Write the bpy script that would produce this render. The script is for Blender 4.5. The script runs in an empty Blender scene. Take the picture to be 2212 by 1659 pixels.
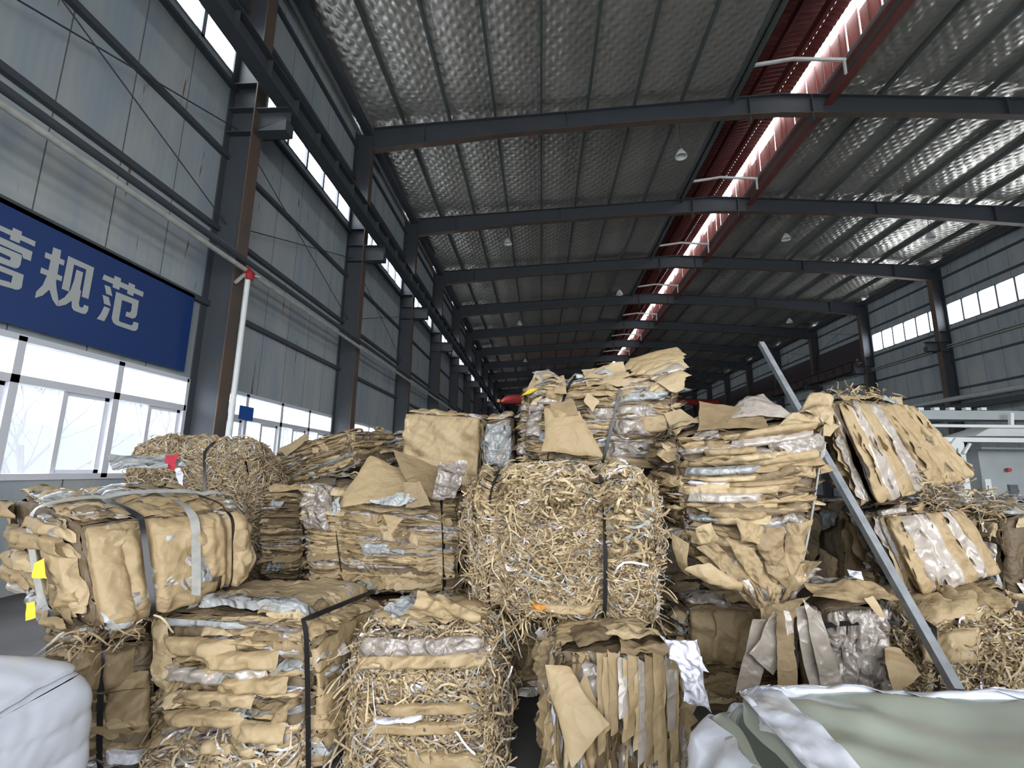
import bpy, math, random
import numpy as np
from mathutils import Matrix, Vector

# ------------------------------------------------------------------ camera, sky, exposure
SC = bpy.context.scene
COL = SC.collection
FW, FH = 2212.0, 1659.0
F_PX, PITCH, YAW, ROLL = 1020.346, 0.1796479, 0.0636021, 0.0153860
CAM = np.array([0.0, 0.0, 1.6])
_cy, _sy = math.cos(YAW), math.sin(YAW)
CF = np.array([-_sy * math.cos(PITCH), _cy * math.cos(PITCH), math.sin(PITCH)])
_rt = np.array([_cy, _sy, 0.0]); _up = np.cross(_rt, CF)
CR = math.cos(ROLL) * _rt + math.sin(ROLL) * _up
CU = -math.sin(ROLL) * _rt + math.cos(ROLL) * _up
cd = bpy.data.cameras.new('camera')
cd.sensor_fit = 'HORIZONTAL'; cd.sensor_width = 36.0; cd.lens = F_PX / FW * 36.0
cd.clip_start = 0.05; cd.clip_end = 400
cam = bpy.data.objects.new('camera', cd)
M = Matrix.Identity(4)
for i in range(3):
    M[i][0] = CR[i]; M[i][1] = CU[i]; M[i][2] = -CF[i]; M[i][3] = CAM[i]
cam.matrix_world = M
COL.objects.link(cam); SC.camera = cam

w = bpy.data.worlds.new('overcast_sky'); SC.world = w; w.use_nodes = True
bg = w.node_tree.nodes['Background']
bg.inputs[0].default_value = (0.93, 0.965, 1.0, 1); bg.inputs[1].default_value = 6.0
SC.view_settings.view_transform = 'Standard'; SC.view_settings.look = 'None'
SC.view_settings.gamma = 1.0; SC.view_settings.use_curve_mapping = False
SC.view_settings.exposure = 0.6
try:
    SC.cycles.max_bounces = 10; SC.cycles.diffuse_bounces = 6; SC.cycles.glossy_bounces = 4
    SC.cycles.transparent_max_bounces = 12; SC.cycles.caustics_reflective = False
    SC.cycles.caustics_refractive = False; SC.cycles.sample_clamp_indirect = 6.0
except Exception:
    pass

def portal(loc, rot, sx, sy):
    l = bpy.data.lights.new('daylight_portal', 'AREA'); l.shape = 'RECTANGLE'; l.size = sx; l.size_y = sy
    l.cycles.is_portal = True
    o = bpy.data.objects.new('daylight_portal', l); o.location = loc; o.rotation_euler = rot
    COL.objects.link(o)
# the openings: the unseen doorway added for light behind the camera, the two clerestories, the low windows
portal((4.0, -7.0, 3.6), (math.radians(90), 0, 0), 17.0, 7.2)
portal((-6.6, 22, 10.2), (0, math.radians(-90), 0), 1.3, 60)
portal((22.3, 14, 10.27), (0, math.radians(90), 0), 1.3, 40)
portal((-6.6, 14, 2.3), (0, math.radians(-90), 0), 1.9, 44)

def ray(px, py):
    return (px - FW / 2) / F_PX * CR - (py - FH / 2) / F_PX * CU + CF
def PX(px, py, X): d = ray(px, py); return CAM + d * (X - CAM[0]) / d[0]
def PY(px, py, Y): d = ray(px, py); return CAM + d * (Y - CAM[1]) / d[1]
def PZ(px, py, Z): d = ray(px, py); return CAM + d * (Z - CAM[2]) / d[2]

# ------------------------------------------------------------------ helpers
def tag(o, label=None, cat=None, group=None, kind=None):
    if label: o['label'] = label
    if cat: o['category'] = cat
    if group: o['group'] = group
    if kind: o['kind'] = kind
    return o
def empty(name, loc=(0, 0, 0)):
    o = bpy.data.objects.new(name, None); o.location = loc; o.empty_display_size = .1
    COL.objects.link(o); return o

class MB:
    """collects quads/polys with a tone and a material slot per face, links ONE mesh object"""
    def __init__(s): s.v = []; s.n = 0; s.f = []; s.mi = []; s.tn = []; s.sm = []
    def grid(s, P, tone=.5, mat=0, smooth=True):
        a, b = P.shape[:2]
        idx = np.arange(a * b).reshape(a, b) + s.n
        q = np.stack([idx[:-1, :-1], idx[1:, :-1], idx[1:, 1:], idx[:-1, 1:]], -1).reshape(-1, 4)
        s.v.append(P.reshape(-1, 3)); s.n += a * b
        s.f.append(q); k = len(q)
        s.mi.append(np.full(k, mat)); s.tn.append(np.full(k, tone)); s.sm.append(np.full(k, smooth))
    def poly(s, pts, tone=.5, mat=0):
        pts = np.asarray(pts, float); k = len(pts)
        s.v.append(pts); s.f.append([tuple(range(s.n, s.n + k))]); s.n += k
        s.mi.append(np.array([mat])); s.tn.append(np.array([tone])); s.sm.append(np.array([False]))
    def hexa(s, c, tone=.5, mat=0):
        c = np.asarray(c, float)  # 8 corners: bottom 0-3 ccw, top 4-7
        s.v.append(c); n = s.n; s.n += 8
        q = np.array([(0, 3, 2, 1), (4, 5, 6, 7), (0, 1, 5, 4), (1, 2, 6, 5), (2, 3, 7, 6), (3, 0, 4, 7)]) + n
        s.f.append(q); s.mi.append(np.full(6, mat)); s.tn.append(np.full(6, tone)); s.sm.append(np.full(6, False))
    def box(s, x0, x1, y0, y1, z0, z1, tone=.5, mat=0):
        s.hexa([(x0, y0, z0), (x1, y0, z0), (x1, y1, z0), (x0, y1, z0), (x0, y0, z1), (x1, y0, z1), (x1, y1, z1), (x0, y1, z1)], tone, mat)
    def bar(s, a, b, w, h, up=(0, 0, 1), tone=.5, mat=0):
        a = np.array(a, float); b = np.array(b, float); d = b - a; d /= np.linalg.norm(d)
        u = np.array(up, float)
        if abs(d @ u) > .95: u = np.array([0, 1., 0])
        r = np.cross(d, u); r /= np.linalg.norm(r); u = np.cross(r, d)
        o = [(-1, -1), (1, -1), (1, 1), (-1, 1)]
        s.hexa([a + r * w / 2 * i + u * h / 2 * j for i, j in o] + [b + r * w / 2 * i + u * h / 2 * j for i, j in o], tone, mat)
    def tube(s, pts, r, n=10, tone=.5, mat=0, cap=True):
        pts = [np.array(p, float) for p in pts]
        rr = r if hasattr(r, '__len__') else [r] * len(pts)
        G = []
        for i, p in enumerate(pts):
            d = pts[min(i + 1, len(pts) - 1)] - pts[max(i - 1, 0)]; d /= np.linalg.norm(d)
            u = np.array([0, 0, 1.]) if abs(d[2]) < .9 else np.array([1., 0, 0])
            a = np.cross(d, u); a /= np.linalg.norm(a); b = np.cross(a, d)
            t = np.linspace(0, 2 * math.pi, n + 1)
            G.append(p + rr[i] * (np.cos(t)[:, None] * a + np.sin(t)[:, None] * b))
        s.grid(np.array(G), tone, mat, True)
        if cap:
            s.poly(G[0][:-1][::-1], tone, mat); s.poly(G[-1][:-1], tone, mat)
    def build(s, name, mats, parent=None, origin=None):
        me = bpy.data.meshes.new(name)
        V = np.concatenate(s.v)
        loops = []; starts = []; k = 0; tot = 0
        fl = []; ls = []
        for f in s.f:
            if isinstance(f, list):
                for q in f: fl.append(np.array(q)); ls.append([len(q)])
            else:
                fl.append(f.ravel()); ls.append([4] * len(f))
        fl = np.concatenate(fl).astype(np.int32); ls = np.concatenate([np.array(x) for x in ls]).astype(np.int32)
        st = np.concatenate([[0], np.cumsum(ls)[:-1]]).astype(np.int32)
        off = np.zeros(3)
        if origin is not None: off = np.array(origin, float)
        elif parent is None: off = np.array([(V[:, 0].min() + V[:, 0].max()) / 2, (V[:, 1].min() + V[:, 1].max()) / 2, V[:, 2].min()])
        else: off = np.array(parent.get('_o', (0, 0, 0)))
        me.vertices.add(len(V)); me.vertices.foreach_set('co', (V - off).astype(np.float32).ravel())
        me.loops.add(len(fl)); me.loops.foreach_set('vertex_index', fl)
        me.polygons.add(len(ls)); me.polygons.foreach_set('loop_start', st)
        me.polygons.foreach_set('material_index', np.concatenate(s.mi).astype(np.int32))
        me.update(calc_edges=True)
        me.polygons.foreach_set('use_smooth', np.concatenate(s.sm))
        at = me.attributes.new('tone', 'FLOAT', 'FACE'); at.data.foreach_set('value', np.concatenate(s.tn).astype(np.float32))
        for m in (mats if isinstance(mats, (list, tuple)) else [mats]): me.materials.append(m)
        o = bpy.data.objects.new(name, me); COL.objects.link(o)
        if parent is not None: o.parent = parent
        else: o.location = off
        return o
def base(name, loc):
    o = empty(name, loc); o['_o'] = [float(x) for x in loc]; return o

# ------------------------------------------------------------------ materials
def mat(name):
    m = bpy.data.materials.new(name); m.use_nodes = True
    nt = m.node_tree; return m, nt, nt.nodes['Principled BSDF']
def nd(nt, t, **k):
    n = nt.nodes.new(t)
    for a, b in k.items(): setattr(n, a, b)
    return n
def simple(name, col, rough=.6, metal=0., noise=0., scale=8., bump=0., coat=0.):
    m, nt, p = mat(name)
    p.inputs['Base Color'].default_value = (*col, 1); p.inputs['Roughness'].default_value = rough
    p.inputs['Metallic'].default_value = metal
    if coat: p.inputs['Coat Weight'].default_value = coat
    if noise or bump:
        tc = nd(nt, 'ShaderNodeTexCoord'); n = nd(nt, 'ShaderNodeTexNoise'); n.inputs['Scale'].default_value = scale; n.inputs['Detail'].default_value = 5
        nt.links.new(tc.outputs['Object'], n.inputs['Vector'])
        if noise:
            r = nd(nt, 'ShaderNodeValToRGB'); r.color_ramp.elements[0].position = .3; r.color_ramp.elements[1].position = .7
            r.color_ramp.elements[0].color = (*[c * (1 - noise) for c in col], 1); r.color_ramp.elements[1].color = (*[min(1, c * (1 + noise)) for c in col], 1)
            nt.links.new(n.outputs['Fac'], r.inputs['Fac']); nt.links.new(r.outputs['Color'], p.inputs['Base Color'])
        if bump:
            b = nd(nt, 'ShaderNodeBump'); b.inputs['Strength'].default_value = bump; b.inputs['Distance'].default_value = .02
            nt.links.new(n.outputs['Fac'], b.inputs['Height']); nt.links.new(b.outputs['Normal'], p.inputs['Normal'])
    return m
def toned(name, stops, rough=.75, rough_n=0., bump=.25, scale=28., vary=.22, metal=0., coat=0., spec=.5, crumple=0.):
    """colour comes from the sheet's own 'tone' (which paper it is; for cores, painted gap shade), slightly varied by noise"""
    m, nt, p = mat(name)
    at = nd(nt, 'ShaderNodeAttribute'); at.attribute_name = 'tone'
    tc = nd(nt, 'ShaderNodeTexCoord')
    n = nd(nt, 'ShaderNodeTexNoise'); n.inputs['Scale'].default_value = 3.1; n.inputs['Detail'].default_value = 6; n.inputs['Roughness'].default_value = .65
    nt.links.new(tc.outputs['Object'], n.inputs['Vector'])
    ma = nd(nt, 'ShaderNodeMath', operation='MULTIPLY_ADD'); ma.inputs[1].default_value = vary; ma.inputs[2].default_value = -vary / 2
    nt.links.new(n.outputs['Fac'], ma.inputs[0])
    ad = nd(nt, 'ShaderNodeMath', operation='ADD'); ad.use_clamp = True
    nt.links.new(at.outputs['Fac'], ad.inputs[0]); nt.links.new(ma.outputs[0], ad.inputs[1])
    r = nd(nt, 'ShaderNodeValToRGB'); el = r.color_ramp.elements
    while len(el) < len(stops): el.new(.5)
    for e, (pos, c) in zip(el, stops): e.position = pos; e.color = (*c, 1)
    nt.links.new(ad.outputs[0], r.inputs['Fac']); nt.links.new(r.outputs['Color'], p.inputs['Base Color'])
    p.inputs['Roughness'].default_value = rough; p.inputs['Metallic'].default_value = metal
    p.inputs['Specular IOR Level'].default_value = spec
    if coat: p.inputs['Coat Weight'].default_value = coat; p.inputs['Coat Roughness'].default_value = .18
    n2 = nd(nt, 'ShaderNodeTexNoise'); n2.inputs['Scale'].default_value = scale; n2.inputs['Detail'].default_value = 5
    nt.links.new(tc.outputs['Object'], n2.inputs['Vector'])
    b = nd(nt, 'ShaderNodeBump'); b.inputs['Strength'].default_value = bump; b.inputs['Distance'].default_value = .015
    nt.links.new(n2.outputs['Fac'], b.inputs['Height'])
    if crumple:
        dn = nd(nt, 'ShaderNodeTexNoise'); dn.inputs['Scale'].default_value = 5; dn.inputs['Detail'].default_value = 2
        vm = nd(nt, 'ShaderNodeMixRGB'); vm.blend_type = 'ADD'; vm.inputs[0].default_value = .25
        nt.links.new(tc.outputs['Object'], dn.inputs['Vector']); nt.links.new(tc.outputs['Object'], vm.inputs[1]); nt.links.new(dn.outputs['Color'], vm.inputs[2])
        prev = b
        for sc_, di in ((7., .05), (19., .022)):
            vo = nd(nt, 'ShaderNodeTexVoronoi'); vo.inputs['Scale'].default_value = sc_
            nt.links.new(vm.outputs[0], vo.inputs['Vector'])
            b2 = nd(nt, 'ShaderNodeBump'); b2.inputs['Strength'].default_value = crumple; b2.inputs['Distance'].default_value = di
            nt.links.new(vo.outputs['Distance'], b2.inputs['Height']); nt.links.new(prev.outputs['Normal'], b2.inputs['Normal']); prev = b2
        nt.links.new(prev.outputs['Normal'], p.inputs['Normal'])
    else: nt.links.new(b.outputs['Normal'], p.inputs['Normal'])
    return m

KRAFT = toned('kraft_paper', [(0, (.085, .058, .034)), (.28, (.195, .138, .075)), (.6, (.365, .265, .142)), (1, (.54, .425, .265))], rough=.62, bump=.3, crumple=.45)
FILM = toned('silver_laminated_paper', [(0, (.16, .135, .115)), (.5, (.32, .275, .24)), (1, (.52, .46, .415))], rough=.30, bump=.5, scale=16, spec=.8, coat=.5, crumple=.8)
WHITEP = toned('white_scrap', [(0, (.42, .44, .50)), (1, (.75, .75, .82))], rough=.5, bump=.2, crumple=.5)
GREYP = toned('grey_blue_plastic_film', [(0, (.19, .195, .19)), (1, (.41, .425, .425))], rough=.25, bump=.3, coat=.5, crumple=.7)
YELLOW = simple('yellow_scrap', (.85, .62, .05), .5)
ORANGE = simple('orange_scrap', (.75, .28, .03), .5)
REDP = simple('red_scrap', (.42, .03, .05), .5)
KSTOPS = [(0, (.085, .058, .034)), (.28, (.195, .138, .075)), (.6, (.365, .265, .142)), (1, (.54, .425, .265))]
KRAFT_S = toned('smooth_kraft_paper', KSTOPS, rough=.6, bump=.22, scale=20, crumple=.26)
FILM_S = toned('smooth_laminated_paper', [(0, (.17, .145, .12)), (.5, (.33, .285, .24)), (1, (.52, .46, .41))], rough=.34, bump=.2, scale=8, spec=.8, coat=.35, crumple=.35)
PAPERS = [KRAFT, FILM, WHITEP, GREYP, YELLOW, ORANGE, REDP]
PAPERS_S = [KRAFT_S, FILM_S] + PAPERS[2:]
STRAP = simple('black_plastic_strap', (.012, .012, .014), .35)
CLEARSTRAP = simple('translucent_grey_strap', (.42, .41, .38), .3, noise=.15, scale=20)
GALV = simple('galvanized_steel', (.50, .54, .57), .38, metal=.75, noise=.15, scale=14)
WHITEPAINT = simple('white_painted_metal', (.72, .74, .73), .5, noise=.05, scale=3)
WINFRAME = simple('white_pvc_frame', (.70, .71, .76), .4)
CONC = simple('concrete', (.10, .098, .095), .7, noise=.35, scale=1.3, bump=.1)
MILKY = simple('milky_lamp_shade', (.7, .72, .68), .4)
REDPAINT = simple('red_crane_paint', (.52, .06, .06), .4)
DARKRED = simple('dark_red_corrugated_steel', (.13, .030, .025), .55, noise=.25, scale=3)

def steel(name, col, rust_amt, rust=(.19, .075, .032)):
    m, nt, p = mat(name)
    tc = nd(nt, 'ShaderNodeTexCoord'); mp = nd(nt, 'ShaderNodeMapping'); mp.inputs['Scale'].default_value = (1.6, 1.6, .45)
    n = nd(nt, 'ShaderNodeTexNoise'); n.inputs['Scale'].default_value = 1.7; n.inputs['Detail'].default_value = 8; n.inputs['Roughness'].default_value = .6
    nt.links.new(tc.outputs['Object'], mp.inputs['Vector']); nt.links.new(mp.outputs[0], n.inputs['Vector'])
    r = nd(nt, 'ShaderNodeValToRGB'); e = r.color_ramp.elements
    e[0].position = 1 - rust_amt - .06; e[0].color = (*col, 1); e[1].position = 1 - rust_amt + .04; e[1].color = (*rust, 1)
    nt.links.new(n.outputs['Fac'], r.inputs['Fac']); nt.links.new(r.outputs['Color'], p.inputs['Base Color'])
    p.inputs['Roughness'].default_value = .55
    return m
STEEL = steel('dark_painted_steel', (.058, .066, .078), .33, (.11, .07, .05))
FLANGE = steel('rusty_steel_flange', (.085, .075, .066), .53, (.125, .082, .06))
PURLIN = steel('grey_painted_purlin', (.085, .10, .098), .28)
REDSTEEL = steel('dark_red_steel', (.17, .048, .040), .35, (.20, .10, .05))
PIPEM = simple('weathered_grey_pipe', (.42, .43, .39), .5, noise=.2, scale=5)

# wall cladding: grey-blue sheet with vertical seams, stains and rust streaks of its own
def wall_mat():
    m, nt, p = mat('grey_blue_wall_cladding')
    tc = nd(nt, 'ShaderNodeTexCoord'); sp = nd(nt, 'ShaderNodeSeparateXYZ'); nt.links.new(tc.outputs['Object'], sp.inputs[0])
    def math_(op, a, b=None, c=None):
        x = nd(nt, 'ShaderNodeMath', operation=op)
        for i, q in enumerate((a, b, c)):
            if q is None: continue
            if isinstance(q, (int, float)): x.inputs[i].default_value = q
            else: nt.links.new(q, x.inputs[i])
        return x.outputs[0]
    fr = math_('FRACT', math_('MULTIPLY', sp.outputs['Y'], .98))
    seam = math_('LESS_THAN', fr, .018)
    n = nd(nt, 'ShaderNodeTexNoise'); n.inputs['Scale'].default_value = 1.0; n.inputs['Detail'].default_value = 6
    mp = nd(nt, 'ShaderNodeMapping'); mp.inputs['Scale'].default_value = (1, 2.2, .35)
    nt.links.new(tc.outputs['Object'], mp.inputs['Vector']); nt.links.new(mp.outputs[0], n.inputs['Vector'])
    r = nd(nt, 'ShaderNodeValToRGB'); e = r.color_ramp.elements
    e[0].position = .35; e[0].color = (.32, .375, .415, 1); e[1].position = .66; e[1].color = (.43, .45, .44, 1)
    nt.links.new(n.outputs['Fac'], r.inputs['Fac'])
    n2 = nd(nt, 'ShaderNodeTexNoise'); n2.inputs['Scale'].default_value = 1.0; n2.inputs['Detail'].default_value = 3
    mp2 = nd(nt, 'ShaderNodeMapping'); mp2.inputs['Scale'].default_value = (1, 7.5, .75)
    nt.links.new(tc.outputs['Object'], mp2.inputs['Vector']); nt.links.new(mp2.outputs[0], n2.inputs['Vector'])
    r2 = nd(nt, 'ShaderNodeValToRGB'); e = r2.color_ramp.elements
    e[0].position = .70; e[0].color = (0, 0, 0, 1); e[1].position = .735; e[1].color = (1, 1, 1, 1)
    nt.links.new(n2.outputs['Fac'], r2.inputs['Fac'])
    mx = nd(nt, 'ShaderNodeMix', data_type='RGBA'); nt.links.new(r2.outputs['Color'], mx.inputs[0])
    nt.links.new(r.outputs['Color'], mx.inputs[6]); mx.inputs[7].default_value = (.17, .095, .06, 1)
    mx2 = nd(nt, 'ShaderNodeMix', data_type='RGBA'); nt.links.new(seam, mx2.inputs[0])
    nt.links.new(mx.outputs[2], mx2.inputs[6]); mx2.inputs[7].default_value = (.10, .105, .105, 1)
    nt.links.new(mx2.outputs[2], p.inputs['Base Color'])
    p.inputs['Roughness'].default_value = .5
    wv = nd(nt, 'ShaderNodeTexWave'); wv.bands_direction = 'Y'; wv.inputs['Scale'].default_value = 2.6
    nt.links.new(tc.outputs['Object'], wv.inputs['Vector'])
    b = nd(nt, 'ShaderNodeBump'); b.inputs['Strength'].default_value = .12; b.inputs['Distance'].default_value = .01
    nt.links.new(wv.outputs['Fac'], b.inputs['Height']); nt.links.new(b.outputs['Normal'], p.inputs['Normal'])
    return m
WALL = wall_mat()

# reflective foil insulation with quilted diamond pattern of the wire net below it
def foil_mat():
    m, nt, p = mat('quilted_silver_foil')
    tc = nd(nt, 'ShaderNodeTexCoord')
    def wave(rz, s):
        mp = nd(nt, 'ShaderNodeMapping'); mp.inputs['Rotation'].default_value = (0, 0, rz)
        nt.links.new(tc.outputs['Object'], mp.inputs['Vector'])
        v = nd(nt, 'ShaderNodeTexWave'); v.bands_direction = 'X'; v.inputs['Scale'].default_value = s * 1.25
        v.inputs['Distortion'].default_value = 2.2; v.inputs['Detail'].default_value = 2; v.inputs['Detail Scale'].default_value = 1.5
        nt.links.new(mp.outputs[0], v.inputs['Vector']); return v.outputs['Fac']
    a = wave(.75, .95); b = wave(-.75, .95)
    mxx = nd(nt, 'ShaderNodeMath', operation='MULTIPLY'); nt.links.new(a, mxx.inputs[0]); nt.links.new(b, mxx.inputs[1])
    n = nd(nt, 'ShaderNodeTexNoise'); n.inputs['Scale'].default_value = 3.2; n.inputs['Detail'].default_value = 5; n.inputs['Roughness'].default_value = .6
    nt.links.new(tc.outputs['Object'], n.inputs['Vector'])
    ad = nd(nt, 'ShaderNodeMath', operation='MULTIPLY_ADD'); ad.inputs[1].default_value = 1.1
    nt.links.new(n.outputs['Fac'], ad.inputs[0]); nt.links.new(mxx.outputs[0], ad.inputs[2])
    bp = nd(nt, 'ShaderNodeBump'); bp.inputs['Strength'].default_value = .75; bp.inputs['Distance'].default_value = .028
    nt.links.new(ad.outputs[0], bp.inputs['Height']); nt.links.new(bp.outputs['Normal'], p.inputs['Normal'])
    r = nd(nt, 'ShaderNodeValToRGB'); e = r.color_ramp.elements
    e[0].position = .35; e[0].color = (.82, .78, .69, 1); e[1].position = .7; e[1].color = (.96, .91, .82, 1)
    n3 = nd(nt, 'ShaderNodeTexNoise'); n3.inputs['Scale'].default_value = .35
    nt.links.new(tc.outputs['Object'], n3.inputs['Vector']); nt.links.new(n3.outputs['Fac'], r.inputs['Fac'])
    nt.links.new(r.outputs['Color'], p.inputs['Base Color'])
    p.inputs['Metallic'].default_value = .8; p.inputs['Roughness'].default_value = .33
    return m
FOIL = foil_mat()

def glass_mat(name, tint, dust):
    m = bpy.data.materials.new(name); m.use_nodes = True; nt = m.node_tree; nt.nodes.clear()
    o = nd(nt, 'ShaderNodeOutputMaterial'); t = nd(nt, 'ShaderNodeBsdfTransparent'); t.inputs[0].default_value = (*tint, 1)
    d = nd(nt, 'ShaderNodeBsdfTranslucent'); d.inputs[0].default_value = (.8, .85, .9, 1)
    g = nd(nt, 'ShaderNodeBsdfGlossy'); g.inputs['Roughness'].default_value = .05
    x = nd(nt, 'ShaderNodeMixShader'); x.inputs[0].default_value = dust
    y = nd(nt, 'ShaderNodeMixShader'); y.inputs[0].default_value = .05
    nt.links.new(t.outputs[0], x.inputs[1]); nt.links.new(d.outputs[0], x.inputs[2])
    nt.links.new(x.outputs[0], y.inputs[1]); nt.links.new(g.outputs[0], y.inputs[2]); nt.links.new(y.outputs[0], o.inputs[0])
    return m
GLASS = glass_mat('dusty_window_glass', (.93, .96, 1.0), .22)
CLERE = glass_mat('clerestory_glass', (.95, .97, 1.0), .08)
def translucent(name, col, k):
    m = bpy.data.materials.new(name); m.use_nodes = True; nt = m.node_tree; p = nt.nodes['Principled BSDF']
    p.inputs['Base Color'].default_value = (*col, 1); p.inputs['Roughness'].default_value = .45
    t = nd(nt, 'ShaderNodeBsdfTranslucent'); t.inputs[0].default_value = (*col, 1)
    x = nd(nt, 'ShaderNodeMixShader'); x.inputs[0].default_value = k
    nt.links.new(p.outputs[0], x.inputs[1]); nt.links.new(t.outputs[0], x.inputs[2]); nt.links.new(x.outputs[0], nt.nodes['Material Output'].inputs[0])
    return m

ORD = ['nearest', 'second', 'third', 'fourth', 'fifth', 'sixth', 'seventh', 'eighth', 'ninth', 'tenth', 'eleventh', 'twelfth', 'thirteenth', 'fourteenth', 'fifteenth', 'sixteenth', 'seventeenth', 'eighteenth']
XL, XR, XC = -6.45, 22.15, 7.85
Y0, YE, BAY = 2.287, 98.287, 6.0
NB = 17                       # columns at Y0 + BAY*k
def rtop(x): return 13.18 + .06 * (5.8 - abs(x - XC) + 13.65 - 5.8)   # rafter top line, eave to ridge
def rtop(x): return 13.18 + .06 * (13.65 - abs(x - XC))

# ------------------------------------------------------------------ the shell
b = MB(); b.box(-7, 23, -7, 99, -.2, 0); tag(b.build('floor', CONC), 'dark grey concrete floor under the bales', kind='structure')
b = MB(); b.box(-60, -7, -60, 140, -.3, -.05); b.box(-7, 60, -60, -7, -.3, -.05)
tag(b.build('outdoor_ground', simple('pale_yard', (.6, .6, .59), .8)), 'pale yard ground outside the hall', 'ground', kind='structure')
def wall(name, x0, x1, gaps, label):
    b = MB(); ylo, yhi = -7, 99; z = 0
    for (za, zb, ya, yb) in gaps:       # openings, bottom up
        b.box(x0, x1, ylo, yhi, z, za)
        b.box(x0, x1, ylo, ya, za, zb)
        if yb < yhi: b.box(x0, x1, yb, yhi, za, zb)
        z = zb
    b.box(x0, x1, ylo, yhi, z, 13.35)
    return tag(b.build(name, WALL, origin=(0, 0, 0)), label, kind='structure')
wall('wall_left', XL - .12, XL, [(1.40, 3.15, 2.4, 44.2), (9.60, 10.85, -3.5, 92)], 'grey-blue sheet metal wall on the left')
wall('wall_right', XR, XR + .12, [(9.68, 10.90, -3.5, 32.1)], 'grey-blue sheet metal wall on the right')
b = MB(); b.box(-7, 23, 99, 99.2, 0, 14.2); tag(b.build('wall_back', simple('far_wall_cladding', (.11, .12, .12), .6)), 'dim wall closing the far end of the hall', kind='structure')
b = MB(); b.box(-6.57, -4.5, -7.15, -7, 0, 14.1); b.box(12.5, 22.3, -7.15, -7, 0, 14.1); b.box(-4.5, 12.5, -7.15, -7, 7.2, 14.1)
tag(b.build('wall_front', WALL, origin=(0, 0, 0)), 'unseen wall behind the camera, its big doorway sized to light the bales', kind='structure')  # added out of view; opening kept low so daylight reaches bales, less the ceiling

# ceiling: sagging foil between the purlins, open at the ridge vent
PUR = [-4.76 + 1.57 * i for i in range(8)]
def foil(x0, x1, name):
    nx = 60; ny = 340
    xs = np.linspace(x0, x1, nx); ys = np.linspace(-7, 99, ny)
    X, Y = np.meshgrid(xs, ys, indexing='ij')
    ph = ((np.abs(X - XC) - (XC - PUR[0])) / 1.57) % 1.0
    Z = rtop(X) + .21 + .0 * Y - .05 * np.sin(np.pi * ph) ** 2
    yy = ((Y - Y0) / BAY) % 1.0
    Z += .10 * np.exp(-(np.minimum(yy, 1 - yy) * BAY / .25) ** 2)
    b = MB(); b.grid(np.stack([X, Y, Z], -1)); return b
b = foil(XL, 6.45, 'c'); b2 = foil(9.55, XR, 'c')
b.v += b2.v; b.f += [f + b.n for f in b2.f]; b.mi += b2.mi; b.tn += b2.tn; b.sm += b2.sm; b.n += b2.n
tag(b.build('ceiling', FOIL, origin=(0, 0, 0)), 'silver quilted foil roof lining', kind='structure')
# roof sheets above the lining so no sky leaks
b = MB()
for s in (-1, 1):
    xe = XC + s * 14.6; xi = XC + s * 1.5
    P = [(xe, -7.2, rtop(xe) + .42), (xi, -7.2, rtop(xi) + .42), (xi, 99.2, rtop(xi) + .42), (xe, 99.2, rtop(xe) + .42)]
    b.hexa(P + [(a, c, d + .05) for a, c, d in P])
tag(b.build('trim_1', simple('roof_sheet', (.3, .32, .33), .6)), 'outer roof sheeting', kind='structure')

# ridge ventilator: dark red corrugated throat and cap with a translucent louvre strip
rv = base('ridge_ventilator', (XC, -7, 13.9)); tag(rv, 'dark red corrugated ridge ventilator running along the roof peak', 'roof ventilator')
def corr(x0, z0, x1, z1, amp=.02, pitch=.2, y0=-7., y1=99.):
    ys = np.arange(y0, y1 + .001, pitch / 4); off = amp * np.array([0, 1, 0, -1])[np.arange(len(ys)) % 4]
    d = np.array([x1 - x0, z1 - z0]); nrm = np.array([-d[1], d[0]]) / np.hypot(*d)
    G = np.zeros((2, len(ys), 3))
    for i, t in enumerate((0, 1)):
        G[i, :, 0] = x0 + d[0] * t + nrm[0] * off; G[i, :, 2] = z0 + d[1] * t + nrm[1] * off; G[i, :, 1] = ys
    return G
b = MB(); b.grid(corr(6.3, 13.95, 6.05, 15.2), 0, 0, False); b.build('left_cheek', DARKRED, rv)
b = MB(); b.grid(corr(6.0, 15.25, 8.9, 15.75), 0, 0, False); b.grid(corr(8.9, 15.75, 9.3, 15.7), 0, 0, False); b.build('cap', DARKRED, rv)
PINK = translucent('sunlit_pink_louvre', (.42, .20, .18), .35)
b = MB(); rl = random.Random(4); yy = -7.
while yy < 99:      # one sheet after the other, here and there short of the next, so the sky shows in the slits
    L_ = rl.choice((.3, .45, .6)); za = 14.42 + rl.choice((0, 0, .0, .16)); zb = 15.68 - rl.choice((0, 0, 0, .12, .3))
    b.box(9.5, 9.515, yy, yy + L_ - rl.choice((0, 0, .012, .05)), za, zb); b.box(9.48, 9.5, yy, yy + .05, za, zb); yy += L_
b.build('louvre_strip', PINK, rv)
b = MB(); b.box(9.44, 9.52, -7, 99, 13.6, 14.42); b.box(9.25, 9.5, -7, 99, 13.58, 13.62); b.build('curb_beam', REDSTEEL, rv)
b = MB(); b.box(6.33, 6.40, -7, 99, 13.75, 14.1); b.build('curb_beam', PURLIN, rv)
for x, z in ((6.95, 15.0), (7.55, 15.1), (8.45, 15.25)):
    b = MB(); b.box(x, x + .1, -7, 99, z, z + .3); b.build('vent_purlin', REDSTEEL, rv)
for k in range(-1, 16):
    yy = Y0 + BAY * k + 4.75
    b = MB(); b.bar((6.45, yy, 14.02), (7.7, yy, 14.2), .07, .09); b.bar((7.7, yy, 14.2), (9.25, yy, 14.1), .07, .09)
    b.bar((9.2, yy, 14.12), (9.2, yy, 13.6), .06, .06)
    t = b.build('vent_bracket', WHITEPAINT, rv)

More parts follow.
